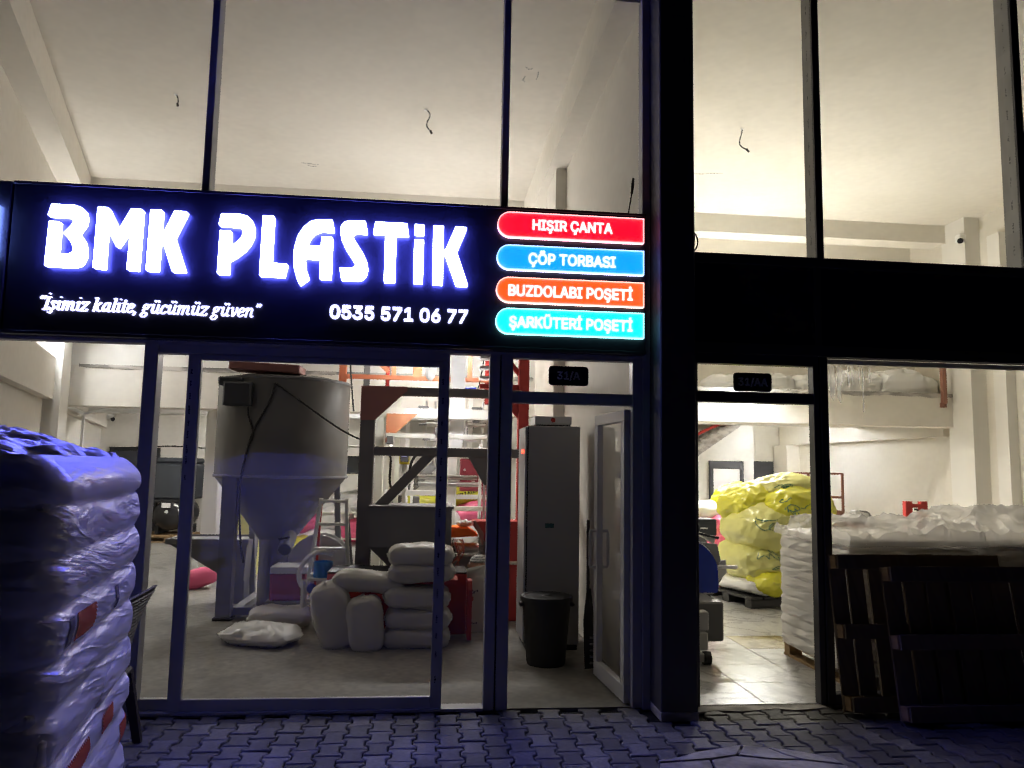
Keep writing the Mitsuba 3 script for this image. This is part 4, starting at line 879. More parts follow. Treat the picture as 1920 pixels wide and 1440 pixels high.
# control cabinet
cc = thing('control_cabinet', 'tall grey electrical control cabinet with a small cooling unit on top', 'cabinet')
part(cc, 'body', box(.905, 1.40, 1.66, 2.22, .05, 2.04, .006), 'cabinet')
part(cc, 'plinth', box(.92, 1.39, 1.68, 2.21, 0, .05), 'black')
part(cc, 'door', box(.885, .905, 1.68, 2.20, .07, 2.03, .004), 'ally')
part(cc, 'seam', box(.903, .913, 1.654, 1.66, .06, 2.03), 'black')
part(cc, 'badge', box(1.08, 1.16, 1.652, 1.66, 1.10, 1.14), 'tealdark')
part(cc, 'lamp', cyl((.868, 1.82, 1.80), (.885, 1.82, 1.80), .018, 14), None, glow=(6, .25, .08), weight=.2)
part(cc, 'cooling_unit', box(.98, 1.33, 1.72, 2.1, 2.055, 2.135, .006), 'ally')
part(cc, 'cooling_gap', box(.99, 1.32, 1.73, 2.09, 2.04, 2.055), 'black')
part(cc, 'emblem', cyl((1.15, 1.712, 2.10), (1.15, 1.72, 2.10), .022, 16), 'red')
# bin
bn = thing('bin', 'round black plastic bin with a lid in the open doorway', 'bin')
BX, BY = 1.03, 1.20
part(bn, 'body', lathe([(0, .0), (.155, 0), (.165, .02), (.205, .50), (.205, .53)], (BX, BY, 0), 40), 'black', smooth=40)
part(bn, 'lid', lathe([(.222, .525), (.225, .54), (.222, .565), (.19, .57), (.175, .56), (.04, .565), (.03, .575), (0, .576)], (BX, BY, 0), 40), 'black', smooth=40)
for s in (-1, 1): part(bn, 'handle', box(BX + s * .215 - .02, BX + s * .215 + .02, BY - .05, BY + .05, .48, .51, .006), 'black')
# shovel behind the door
sh = thing('snow_shovel', 'black plastic shovel standing upright between cabinet and open door', 'shovel')
part(sh, 'handle', tube([(1.345, .98, .55), (1.35, 1.02, 1.22)], .014, 8), 'black', smooth=40)
part(sh, 'blade', hull([(1.31, .93, .02), (1.40, .96, .02), (1.30, .95, .40), (1.40, .98, .40), (1.33, .97, .66), (1.37, .985, .66), (1.33, .98, .02), (1.345, .99, .6)]), 'black')
for i in range(5): part(sh, 'rib', box(1.352 + .0 * i, 1.392, .925, .94, .06 + i * .05, .075 + i * .05), 'machine_grey')
# sacks
def lsack(name, lab, t, rz, rx, ry, L, W, H, seed, m='sack', grp=None, **kw):
    k = thing(name, lab, 'sack', grp); s = Sack(L, W, H, seed, e1=kw.pop('e1', .62), e2=kw.pop('e2', .34), wr=kw.pop('wr', .022), freq=6, ridge=kw.pop('ridge', .35), **kw).place(t, rz, rx, ry)
    part(k, 'body', s.mesh(64, 30), m, smooth=True)
    for ue in (0.0, math.pi):
        vv = np.linspace(-1, 1, 14); q = s.pts(ue + vv * .42, vv * 0.0 + .02 * np.sin(vv * 9), .008)
        part(k, 'seam', tube(q, .0055, 5), 'cloth_pale', smooth=40)
    return k, s
ORD = ['topmost', 'second from the top', 'middle', 'second from the bottom', 'bottom']
zs = [.82, .665, .44, .25, .085]
for i, z in enumerate(zs):
    lsack('grain_sack', f'{ORD[i]} sack in the stack of five full white sacks inside the glass', (-.075 + (.03 if i < 2 else 0) + R.uniform(-.015, .015), 1.95, z), R.uniform(-3, 3), 0, R.uniform(-2, 2), .60, .44, .20 if i != 1 else .18, 20 + i, grp=None)
    if i == 2:
        tb = thing('red_plank', 'red steel strip between the stacked white sacks', 'plank'); put(tb, box(-.33, .30, 1.90, 2.2, .55, .59, .004), 'red')
lsack('leaning_sack', 'white sack standing and leaning under the one laid across it', (-.83, 1.90, .27), 8, 0, 72, .62, .32, .36, 31, e1=.6, e2=.5)
lsack('leaning_sack', 'shorter white sack standing upright beside the stack of five', (-.53, 1.80, .215), 4, 0, 82, .50, .30, .32, 33, e1=.6, e2=.5)
lsack('draped_sack', 'white sack laid slanting across the two standing sacks', (-.52, 1.97, .565), -2, 0, 6, .66, .36, .20, 35, e1=.85)
kk, fs = lsack('clear_bag', 'clear plastic bag of pale granules lying flat on the concrete floor', (-1.50, 2.05, .075), -24, 0, 0, .74, .48, .17, 41, m='white_bag', e1=1.2, e2=.6, wr=.03, ridge=.8)
os_ = thing('open_sack', 'open white paper sack with faint print and a red square beside the red machine', 'sack')
s = Sack(.34, .22, .60, 43, e1=.32, e2=.4, wr=.012, freq=5).place((.455, 2.55, .27)); part(os_, 'body', s.mesh(48, 22), 'sack', smooth=True)
part(os_, 'mouth', lathe([(.16, .50), (.168, .56), (.155, .61), (.145, .60), (.15, .55)], (0, 0, 0), 28).apply_transform(np.array([[1, 0, 0, .455], [0, .62, 0, 2.55], [0.25, 0, 1, 0], [0, 0, 0, 1]])), 'sack', smooth=40)
part(os_, 'mark', front(extr(sbox(-.016, -.018, .016, .018).buffer(.003), .003), .46, 2.437, .33), 'red')
for zt, w in ((.405, .15), (.385, .08), (.09, .14)):
    part(os_, 'print', front(extr(unary_union([sbox(-w / 2 + j * w / 9, -.006, -w / 2 + (j + .7) * w / 9, .006 + .003 * (j % 3)) for j in range(9)]), .002), .455, 2.438, zt), 'sack_print_dark')
# person crouching behind the open sack
ps = thing('person', 'person in a striped knit cap and dark jacket crouching behind the open sack', 'person')
import manifold3d as mf
def limb(chains):
    tot = mf.Manifold()
    for a, b, ra, rb_ in chains:
        sa = mf.Manifold.sphere(ra, 20).translate(list(a)); sb_ = mf.Manifold.sphere(rb_, 20).translate(list(b))
        tot = tot + mf.Manifold.batch_hull([sa, sb_])
    mm = tot.refine_to_length(.025).to_mesh(); m = trimesh.Trimesh(mm.vert_properties[:, :3], mm.tri_verts)
    trimesh.smoothing.filter_taubin(m, iterations=8); return m
PX, PY = .62, 3.0
hd = np.array([PX - .07, PY - .02, .60])
pel, chest, neck = np.array([PX + .12, PY + .12, .20]), np.array([PX + .05, PY + .03, .42]), np.array([PX - .02, PY, .50])
part(ps, 'body', limb([(pel, chest, .14, .15), (chest, neck, .14, .07), (pel + [0, .08, 0], (PX - .25, PY + .13, .38), .10, .075), ((PX - .25, PY + .13, .38), (PX - .12, PY + .16, .08), .07, .05), (pel + [0, -.06, 0], (PX - .22, PY - .06, .36), .10, .075), ((PX - .22, PY - .06, .36), (PX - .08, PY - .08, .08), .07, .05), (chest + [-.03, .14, .02], (PX - .22, PY + .2, .36), .06, .045), ((PX - .22, PY + .2, .36), (PX - .42, PY + .15, .42), .045, .034), (chest + [-.03, -.14, .02], (PX - .16, PY - .22, .30), .06, .045), ((PX - .16, PY - .22, .30), (PX - .36, PY - .16, .38), .045, .034), ((PX - .12, PY + .16, .05), (PX - .30, PY + .16, .04), .045, .035), ((PX - .08, PY - .08, .05), (PX - .27, PY - .09, .04), .045, .035)]), 'cloth_dark', smooth=True)
hm = limb([(hd + [0, 0, .02], hd + [-.02, 0, -.01], .085, .08), (hd + [-.03, 0, -.03], hd + [-.06, 0, -.07], .06, .045), (hd + [.01, 0, -.05], neck + [0, 0, .0], .055, .06), (hd + [-.10, 0, -.015], hd + [-.09, 0, .01], .014, .011)])
hk = part(ps, 'head', hm, 'skin', smooth=True)
for sgn in (-1, 1):
    part(hk, 'ear', Sack(.05, .018, .075, 2, .9, .9, .002).place(tuple(hd + [.005, sgn * .088, -.005]), 0, 0, 12).mesh(20, 12), 'skin', smooth=True)
for sgn in (-1, 1):
    part(hk, 'eye', trimesh.creation.icosphere(2, .010).apply_translation(hd + [-.088, sgn * .03, .012]), 'white_paint', smooth=True)
for i in range(6):
    t0, t1 = .35 + i * .215, .35 + (i + 1) * .215
    an = np.linspace(-math.pi / 2 + .0, math.pi / 2, 8)
    z0, z1 = .03 + .075 * i / 6, .03 + .075 * (i + 1) / 6
    r = lambda q: math.sqrt(max(1e-6, 1 - ((q - .02) / .09) ** 2)) * .101
    part(ps, 'cap_band', lathe([(r(z0), z0), ((r(z0) + r(z1)) / 2 + .004, (z0 + z1) / 2), (r(z1), z1)], tuple(hd + [.012, 0, .0]), 28), 'cloth_pale' if i % 2 else 'cloth_grey', smooth=40)
part(ps, 'cap_crown', lathe([(r(.105), .105), (.02, .112), (0, .113)], tuple(hd + [.012, 0, 0]), 24), 'cloth_grey', smooth=40)
for sgn, pt in ((1, (PX - .42, PY + .15, .42)), (-1, (PX - .36, PY - .16, .38))):
    pt = np.array(pt); fs_ = [(pt, pt + [-.07, 0, .0], .03, .03)]
    for j in range(4):
        b = pt + [-.07, (j - 1.5) * .019, .004]; fs_ += [(b, b + [-.035, 0, -.006], .0095, .009), (b + [-.035, 0, -.006], b + [-.055 + .004 * abs(j - 1), 0, -.03], .009, .008)]
    fs_ += [(pt + [-.02, sgn * -.028, 0], pt + [-.055, sgn * -.05, -.012], .011, .009)]
    tot = mf.Manifold()
    for a, b, ra, rb_ in fs_: tot = tot + mf.Manifold.batch_hull([mf.Manifold.sphere(ra, 12).translate(list(map(float, a))), mf.Manifold.sphere(rb_, 12).translate(list(map(float, b)))])
    mm = tot.refine_to_length(.006).to_mesh(); part(ps, 'hand', trimesh.Trimesh(mm.vert_properties[:, :3], mm.tri_verts), 'skin', smooth=True)

# ladder, disc, tub
ld = thing('step_ladder', 'cream folding step ladder standing behind the silo cone', 'ladder')
for s in (0, 1):
    xt, xb = (-1.15 + .27 * s), (-1.25 + .47 * s)
    part(ld, 'rail', hull([(xt + a, 3.1 + b, 1.28) for a in (-.018, .018) for b in (-.03, .03)] + [(xb + a, 2.75 + b, 0) for a in (-.018, .018) for b in (-.03, .03)]), 'cream_paint')
    part(ld, 'rear_rail', hull([(xt + a, 3.14 + b, 1.26) for a in (-.012, .012) for b in (-.012, .012)] + [(xb + a, 3.55 + b, 0) for a in (-.012, .012) for b in (-.012, .012)]), 'red' if s == 0 else 'machine_grey')
for i, z in enumerate((.25, .5, .76, 1.01, 1.25)):
    t = z / 1.28; part(ld, 'step', box(-1.25 + .10 * t, -.78 - .10 * t, 2.75 + .35 * t - .05, 2.75 + .35 * t + .05, z - .014, z + .014, .004), 'cream_paint')
rd = thing('reel', 'big pale grey round reel standing behind the ladder', 'reel')
part(rd, 'flange', cyl((-1.22, 3.58, .50), (-1.22, 3.61, .50), .345, 48), 'ally', smooth=40)
part(rd, 'hub', cyl((-1.22, 3.52, .50), (-1.22, 3.9, .50), .05, 20), 'machine_grey', smooth=40)
part(rd, 'back_flange', cyl((-1.22, 3.86, .50), (-1.22, 3.89, .50), .345, 48), 'ally', smooth=40)
part(rd, 'stand', box(-1.45, -.99, 3.64, 3.84, 0, .16, .01), 'machine_grey')
tb = thing('tub', 'small bright blue plastic tub on the machine shelf', 'tub')
part(tb, 'body', lathe([(0, .49), (.092, .49), (.098, .5), (.096, .645), (.085, .65), (.085, .62), (0, .62)], (-1.06, 2.8, 0), 28), 'blue', smooth=40)
part(tb, 'spout', cyl((-.98, 2.78, .54), (-.90, 2.76, .535), .025, 12), 'blue', smooth=40)
shf = thing('machine_shelf', 'narrow grey metal shelf carrying the blue tub', 'shelf')
part(shf, 'board', box(-1.20, -.78, 2.68, 2.95, .465, .49, .004), 'cream_paint')
part(shf, 'leg', cyl((-1.24, 2.72, .0), (-1.24, 2.72, .47), .025, 12), 'cream_paint', smooth=40)
part(shf, 'pipe', tube(spline([(-1.25, 2.74, .4), (-1.26, 2.74, .62), (-1.2, 2.76, .70), (-1.08, 2.9, .73), (-.98, 2.95, .70)], 24), .026, 10), 'white_paint', smooth=40)
part(shf, 'disc', cyl((-1.16, 2.74, .38), (-1.16, 2.76, .38), .05, 20), 'deep_blue', smooth=40)
tr = thing('tray', 'flat black tray right of the blue tub', 'tray')
put(tr, box(-.92, -.64, 2.55, 2.9, .52, .60, .01), 'black')
rm = thing('motor_unit', 'dark red and white machine unit below the silo outlet', 'machine')
part(rm, 'cover', box(-1.62, -1.26, 2.95, 3.3, .22, .50, .015), 'maroon')
part(rm, 'frame', box(-1.62, -1.24, 2.93, 3.32, .50, .57, .006), 'ally')
part(rm, 'plinth', box(-1.66, -1.22, 2.92, 3.34, 0, .22, .008), 'machine_grey')
lsack('feed_sack', 'grey sack lying at the foot of the silo behind the clear bag', (-1.45, 2.75, .10), 4, 0, 0, .62, .40, .2, 51, m='sack')
# background goods
bgs = [('white_bag', (-1.75, 7.4, .95)), ('white_bag', (-1.25, 7.4, .98)), ('pink_bag', (-1.95, 7.2, .70)), ('pink_bag', (-1.15, 7.2, .55)), ('white_bag', (-1.5, 7.2, .75)), ('white_bag', (-.7, 7.3, .70)), ('pink_bag', (-.8, 7.2, .42)), ('white_bag', (-1.6, 7.1, .40)), ('yellow_bag', (-1.85, 7.0, .30)), ('white_bag', (-.2, 7.2, .85)), ('white_bag', (.25, 7.2, .72)), ('yellow_bag', (-.05, 7.2, .98)), ('pink_bag', (.75, 7.2, .85)), ('white_bag', (.5, 7.0, .48)), ('yellow_bag', (.55, 7.35, 1.13)), ('pink_bag', (.95, 7.5, 1.1)), ('white_bag', (-1.1, 7.2, .2)), ('white_bag', (-.3, 7.1, .25)), ('white_bag', (.35, 7.1, .2)), ('white_bag', (-2.0, 7.3, .12))]
HL = ['white sack highest at the left of the shelf rack', 'white sack high in the rack behind the ladder rails', 'pink sack at the left end of the heap behind the silo', 'pink sack between the ladder and the portal post', 'white sack between the two pink ones behind the ladder', 'white sack just left of the portal post behind the shelf', 'pink sack low beside the portal post behind the grey reel', 'white sack low behind the reel', 'yellow sack at the lower left of the heap behind the silo outlet', 'white sack seen below the diagonal brace', 'white sack behind the sliding door stile', 'yellow sack seen under the diagonal brace above the grey hopper', 'pink sack right of the white post below the dark red cabinet', 'white sack below the yellow warning sheet', 'yellow sack under the yellow warning sheet', 'pink sack at the right end beside the warning sheet', 'white sack on the floor behind the blue tub', 'white sack on the floor behind the dosing hopper', 'white sack on the floor behind the extruder', 'white sack on the floor behind the silo column']
for i, (m, p) in enumerate(bgs):
    k = thing('plastic_sack', HL[i], 'sack', 'plastic sacks heaped behind the machines')
    put(k, Sack(.62, .5, .36, 60 + i, .85, .6, .035, 5, ridge=.4).place((p[0], p[1], p[2] + .05), R.uniform(-30, 30), R.uniform(-8, 8), R.uniform(-10, 10)).mesh(36, 18), m, True)
pr = thing('warning_banner', 'yellow printed plastic sheet with black warning lettering lying on the sacks', 'sheet')
bm = front(extr(Polygon([(0, 0), (.42, .12), (.36, .26), (.12, .30), (-.02, .22)]), .006), .42, 6.9, 1.12); part(pr, 'sheet', bm, 'yellow_bag')
part(pr, 'lettering', front(extr(shapely.affinity.rotate(fit(text_poly('MELİ ATIK', .06, .002), 0, .34, zmid=0), 16, origin=(0, 0)), .003), .44, 6.892, 1.185), 'black')
part(pr, 'symbol', front(extr(Polygon([(.04, .20), (.24, .22), (.15, .30)]).difference(Polygon([(.075, .215), (.205, .228), (.147, .28)])), .003), .42, 6.892, 1.12), 'black')
yf = thing('foam_roll', 'yellowed foam roll standing behind the silo leg', 'roll')
put(yf, Sack(.42, .3, 1.25, 77, .35, .8, .05, 4, ridge=.4).place((-2.62, 6.2, .62)).mesh(30, 24), 'pale_yellow_bag', True)
wr = thing('blue_roll', 'thin dark blue strip roll leaning by the white column', 'roll'); put(wr, cyl((-2.98, 6.8, 0), (-3.0, 6.85, 1.55), .05, 14), 'deep_blue', True)
col = thing('column', 'white square column below the mezzanine behind the silo', 'column'); put(col, box(-3.48, -3.26, 7.0, 7.3, 0, 2.75, .006), 'white_plaster')
shv = thing('shelf_rack', 'white metal shelf rack holding sacks behind the ladder', 'rack')
for x in (-2.1, -.65): 
    for y in (6.9, 7.7): part(shv, 'post', box(x - .02, x + .02, y - .02, y + .02, 0, 2.0), 'cream_paint')
for z in (.5, .9, 1.5, 1.95): part(shv, 'shelf', box(-2.1, -.65, 6.9, 7.7, z - .02, z, .003), 'cream_paint')
bx2 = thing('storage_box', 'dark grey storage box on the white shelf rack', 'box'); put(bx2, box(-1.5, -1.05, 7.0, 7.5, 1.5, 1.78, .01), 'motor')
stl = thing('staircase', 'grey metal staircase rising behind the film tower', 'stairs')
for i in range(9): part(stl, 'tread', box(-.65 + i * .17, -.45 + i * .17, 8.0, 8.8, .95 + i * .18, .975 + i * .18, .003), 'machine_grey')
for y in (7.97, 8.8): part(stl, 'stringer', hull([(x, y + d, z) for d in (0, .03) for x, z in ((-1.1, .35), (-1.0, .35), (1.0, 2.6), (.85, 2.6), (-1.1, .5))]), 'machine_grey')
# compressor on a pallet, doors
cp = thing('compressor', 'dark screw compressor box on a round black air tank', 'compressor')
part(cp, 'tank', lathe([(0, -.62), (.18, -.60), (.30, -.52), (.33, -.42), (.33, .42), (.30, .52), (.18, .60), (0, .62)], (0, 0, 0), 36).apply_transform(trimesh.transformations.euler_matrix(math.radians(90), 0, 0)).apply_translation([-5.28, 11.7, .56]), 'black_gloss', smooth=True)
part(cp, 'cabinet', box(-5.72, -4.85, 11.2, 12.1, .86, 1.60, .04), 'motor')
part(cp, 'hood', box(-5.64, -4.87, 11.25, 12.05, 1.60, 1.72, .04), 'motor')
part(cp, 'label', box(-5.40, -5.22, 11.03, 11.035, .70, .80), 'plastic_white')
part(cp, 'gauge', cyl((-5.3, 11.05, .62), (-5.3, 11.07, .62), .035, 14), 'plastic_white', smooth=40)
part(cp, 'rail', box(-5.74, -4.83, 11.15, 11.25, .80, .86, .005), 'black')
for x in (-5.55, -5.0): part(cp, 'leg', box(x - .04, x + .04, 11.3, 12.0, .15, .32), 'black')
pk = thing('pallet', 'pale wooden pallet under the compressor at the back', 'pallet')
M_ = np.eye(4); M_[:3, 3] = (-5.85, 11.05, 0); pallet(pk, M_, 7, 'palewood', 'palewood', 1.2, 1.0, .04, seed=9)
d1 = thing('door', 'dark metal door in the back wall beside the compressor', 'door'); part(d1, 'leaf', box(-6.95, -6.05, 12.44, 12.5, 0, 1.86, .006), 'dark_door'); part(d1, 'frame', cat([box(-7.03, -6.95, 12.42, 12.5, 0, 1.94), box(-6.05, -5.97, 12.42, 12.5, 0, 1.94), box(-7.03, -5.97, 12.42, 12.5, 1.86, 1.94)]), 'black')
d2 = thing('door', 'dark metal door with a bar handle between compressor and column', 'door'); part(d2, 'leaf', box(-4.75, -4.15, 12.44, 12.5, 0, 1.72, .006), 'dark_door'); part(d2, 'handle', cyl((-4.65, 12.40, .95), (-4.3, 12.40, .95), .02, 8), 'steel', smooth=40); part(d2, 'frame', cat([box(-4.83, -4.75, 12.42, 12.5, 0, 1.80), box(-4.15, -4.07, 12.42, 12.5, 0, 1.80), box(-4.83, -4.07, 12.42, 12.5, 1.72, 1.80)]), 'motor')
rsk = thing('pink_sack', 'small pink plastic sack on the floor below the dark feed hopper', 'sack'); put(rsk, Sack(.5, .3, .26, 88, .9, .6, .03, 5).place((-2.95, 5.2, .14), 20, 0, -10).mesh(28, 14), 'pink_bag', True)
rsk = thing('pink_sack', 'dull red sack on the floor left of the white column', 'sack'); put(rsk, Sack(.55, .35, .24, 89, .9, .6, .03, 5).place((-3.9, 9.6, .13), 10).mesh(28, 14), 'maroon', True)
wc = thing('wall_cable', 'thin black cable running along the back wall', 'cable'); put(wc, tube(spline([(-6.9, 12.46, 1.93), (-6.3, 12.46, 1.95), (-5.6, 12.46, 1.98), (-5.0, 12.46, 1.95), (-4.2, 12.46, 1.96), (-3.4, 12.46, 1.95)], 30), .012, 5), 'black', True)
# CCTV cameras
def cctv(lab, p, dirx, base):
    k = thing('security_camera', lab, 'camera'); p = np.array(p, float); d = np.array(dirx, float); d /= np.linalg.norm(d)
    part(k, 'mount', box(*(v for i in range(3) for v in (base[i] - .06, base[i] + .06)), .01), 'plastic_white')
    part(k, 'housing', cyl(p - d * .07, p + d * .05, .05, 20), 'plastic_white', smooth=40)
    part(k, 'lens', cyl(p + d * .05, p + d * .058, .043, 20), 'black_gloss', smooth=40)
    part(k, 'arm', cyl(base, p - d * .04, .025, 12), 'plastic_white', smooth=40)
cctv('white security camera on the pilaster at the left end of the mezzanine beam', (-5.26, 5.93, 2.92), (.55, -.8, -.25), (-5.36, 5.93, 2.93))
cctv('white security camera low under the left mezzanine on the back wall', (-6.85, 12.0, 2.54), (.5, -.8, -.3), (-6.93, 12.1, 2.58))
cctv('white security camera high on the right pilaster near the ceiling', (8.22, 5.55, 5.33), (-.5, -.8, -.3), (8.27, 5.6, 5.38))
cd = thing('conduit', 'white cable conduit running along the slanting wall under the mezzanine', 'conduit')
part(cd, 'duct', hull([(wallx(y) + d, y, z) for y in (6.1, 8.3) for d in (.13, .16) for z in (2.40, 2.45)]), 'plastic_white')
part(cd, 'drop', hull([(wallx(8.3) + d, y, z) for y in (8.27, 8.31) for d in (.13, .17) for z in (0.3, 2.44)]), 'plastic_white')
part(cd, 'branch', cyl((wallx(8.2) + .15, 8.2, 2.42), (wallx(8.0) + .9, 8.6, 2.68), .02, 8), 'plastic_white')
# dangling wires
for lab, pts in (('short wire stub hanging from the ceiling behind the first upper pane', [(-2.93, 3.08, CEIL), (-2.91, 3.08, CEIL - .04), (-2.90, 3.06, CEIL - .12)]),
                 ('bent wire and hook hanging from the ceiling behind the middle upper pane', [(-.16, 3.05, CEIL), (-.11, 3.05, CEIL - .08), (-.14, 3.03, CEIL - .16), (-.10, 3.03, CEIL - .26)]),
                 ('kinked wire hanging from the ceiling of the right shop', [(3.60, 3.02, CEIL), (3.57, 3.0, CEIL - .12), (3.56, 3.0, CEIL - .17), (3.63, 2.97, CEIL - .27)])):
    w = thing('ceiling_wire', lab, 'wire'); part(w, 'wire', tube(spline(pts, 14), .006, 6), 'black', smooth=40); part(w, 'terminal', tube([pts[-1], np.array(pts[-1]) + (np.array(pts[-1]) - np.array(pts[-2])) * .35], .013, 6), 'black')
    part(w, 'rose', cyl((pts[0][0], pts[0][1], CEIL - .012), (pts[0][0], pts[0][1], CEIL), .02, 10), 'plastic_white')
w = thing('window_cable', 'thin black cable with a plug hanging beside the upper glass near the pillar', 'cable'); part(w, 'wire', tube(spline([(1.44, .08, 3.46), (1.45, .08, 3.6), (1.47, .08, 3.72), (1.475, .08, 3.80)], 16), .005, 6), 'black'); part(w, 'plug', tube([(1.473, .08, 3.74), (1.48, .08, 3.80), (1.485, .08, 3.86)], [.009, .013, .008], 8), 'black', smooth=40)
w = thing('window_cable', 'loop of black cable hanging behind the upper glass right of the pillar', 'cable'); put(w, tube(spline([(1.93, .1, 3.50), (1.985, .1, 3.44), (1.99, .1, 3.36), (1.95, .1, 3.30), (1.97, .1, 3.42), (1.93, .1, 3.48)], 30), .005, 6), 'black', True)

# ================================================================== RIGHT SHOP
def film_stack(lab, x0, x1, y0, y1, seed, ztop, dome, layers=12):
    k = thing('film_stack', lab, 'stack')
    h = (ztop - .13) / layers; cx, cy = (x0 + x1) / 2, (y0 + y1) / 2
    for l in range(layers):
        s = Sack(x1 - x0 + R.uniform(-.03, .02), y1 - y0 + R.uniform(-.03, .02), h * 1.3, seed * 50 + l, e1=.4, e2=.14, wr=.010, freq=5, stretch=(1, 1, 3))
        s.place((cx + R.uniform(-.012, .012), cy + R.uniform(-.015, .015), .13 + h * (l + .5)), R.uniform(-.6, .6), 0, R.uniform(-.5, .5)); part(k, 'bundle', s.mesh(72, 14), 'wrapped_white', smooth=True)
    part(k, 'stretch_film', skin(x0, x1, y0, y1, .12, ztop + .01, layers, .012, .004, seed + 20, .07, .014, 260, 130, .6)[0], 'white_wrap', smooth=True)
    part(k, 'film', drape(x0 - .02, x1 + .02, y0 - .02, y1 + .02, ztop + .015, dome, .06, seed, 150, 150, .075, 2.1, over=.10, fine=.8), 'clear_film', smooth=True, label='crumpled clear plastic cover on top')
    for i in range(3):
        y = y0 + .02 + i * (y1 - y0 - .14) / 2
        part(k, 'pallet_block', box(x0 + .02, x0 + .14, y, y + .10, .022, .10, .003), 'palewood'); part(k, 'pallet_block', box(x1 - .14, x1 - .02, y, y + .10, .022, .10, .003), 'palewood'); part(k, 'pallet_block', box(cx - .07, cx + .07, y, y + .10, .022, .10, .003), 'palewood')
    for x in (x0 + .02, cx - .06, x1 - .14):
        part(k, 'pallet_board', box(x, x + .12, y0, y1, 0, .022, .002), 'palewood')
        part(k, 'pallet_board', box(x, x + .12, y0, y1, .10, .13, .002), 'palewood')
film_stack('pale wrapped stack of flat bundles beside the open doorway', 3.25, 4.32, .24, 1.48, 1, 1.13, .05)
film_stack('wrapped stack with a high crumpled film cover behind the leaning pallets', 4.40, 5.5, .35, 1.5, 2, 1.13, .14)
film_stack('wrapped stack at the right edge behind the leaning pallets', 5.6, 6.7, .35, 1.5, 3, 1.12, .10)
# yellow bags on a black pallet
yp = thing('black_pallet', 'black plastic pallet under the wrapped yellow bags', 'pallet')
YR = 12
def yx(m): return xf(m, rz=YR, t=(3.92, 3.70, 0))
for y in (0, .48, .96): part(yp, 'runner', yx(box(0, 1.3, y, y + .14, 0, .10, .006)), 'black')
for i in range(7): part(yp, 'deck_slat', yx(box(i * .19, i * .19 + .16, 0, 1.1, .10, .135, .004)), 'black')
def ybag(lab, t, rz, ry, L, W, H, seed, m, marks_=0, rx=0, **kw):
    k = thing('yellow_bag', lab, 'bag')
    if m != 'lemon_bag': t = (t[0] + .06, t[1], t[2] - (.05 + .03 * (t[2] > 1)))
    s = Sack(L, W, H, seed, e1=.9, e2=.62, wr=kw.pop('wr', .05), freq=4.4, ridge=.4, **kw).place(t, rz, rx, ry)
    part(k, 'bag', s.mesh(140, 64), m, smooth=True)
    rr = random.Random(seed)
    for i in range(marks_):
        u0, v0 = -math.pi / 2 + rr.uniform(-1.0, .55), rr.uniform(-.45, .5); n = rr.randint(5, 7)
        uv = [(u0 + .16 * rr.uniform(-1, 1) + .09 * j, v0 + rr.uniform(-.13, .13)) for j in range(n)]
        part(k, 'print', s.stroke(uv, .0045, .003), 'green_print', smooth=40)
    return k, s
ybag('large pale yellow film wrapped bag low in the pile on the black pallet', (4.33, 4.22, .60), 6, 0, 1.16, 1.15, .62, 101, 'pale_yellow_bag', 4)
ybag('bulging yellow bag at the bottom right of the wrapped pile', (4.45, 3.98, .40), 4, 0, .8, .75, .36, 102, 'yellow_bag', 3)
ybag('small yellow bag bulging out at the lower front of the pile', (4.28, 3.84, .36), 12, 0, .75, .5, .34, 103, 'yellow_bag', 2)
ybag('big pale yellow bag with green print across the middle of the pile', (4.36, 4.12, 1.02), 8, 2, 1.22, 1.1, .70, 104, 'pale_yellow_bag', 8)
ybag('yellow bag with green scribbles on the upper right of the pile', (4.55, 3.98, 1.28), 4, 2, .90, .85, .54, 105, 'yellow_bag', 6)
ybag('upper left yellow bag of the pile with dark print', (4.10, 4.22, 1.34), 20, -14, .78, .7, .46, 106, 'yellow_bag', 4)
ybag('topmost yellow bag crowning the wrapped pile', (4.58, 4.25, 1.49), 6, 2, .88, .8, .40, 107, 'pale_yellow_bag', 5)
k = thing('white_bag', 'flattened white bag under the yellow bags on the black pallet', 'bag'); put(k, Sack(1.1, 1.05, .22, 108, .7, .35, .03, 5, ridge=.4).place((4.38, 4.25, .24), YR).mesh(60, 24), 'white_bag', True)
k, s = ybag('loose lemon yellow bag on the left behind the wrapped pile', (4.55, 5.75, 1.22), 20, -25, .62, .5, .46, 109, 'lemon_bag', 0)
k = thing('pink_bag', 'pink wrinkled plastic bag left of the yellow pile', 'bag'); put(k, Sack(.72, .6, .8, 110, .6, .5, .06, 4.5, ridge=.6).place((4.42, 5.7, .62), 10).mesh(56, 30), 'pink_bag', True)
k = thing('white_bag', 'white plastic bag on top of the pink bag', 'bag'); put(k, Sack(.8, .6, .25, 111, .8, .5, .05, 5, ridge=.6).place((4.25, 5.85, 1.06), 0).mesh(50, 24), 'white_bag', True)
k = thing('goods_table', 'low white table under the pink bag', 'table'); part(k, 'top', box(3.7, 4.8, 5.45, 6.2, .18, .23, .005), 'white_paint'); [part(k, 'leg', box(x, x + .05, y, y + .05, 0, .18), 'white_paint') for x in (3.72, 4.72) for y in (5.47, 6.12)]
mo_ = thing('monitor_box', 'dark box with a pale label beside the pink bag', 'box'); part(mo_, 'case', box(2.95, 3.40, 3.45, 3.75, .89, 1.08, .008), 'motor'); part(mo_, 'label', box(3.20, 3.29, 3.445, 3.45, .965, .985), 'plastic_white'); part(mo_, 'stand', box(3.05, 3.3, 3.5, 3.7, 0, .89, .01), 'machine_grey')
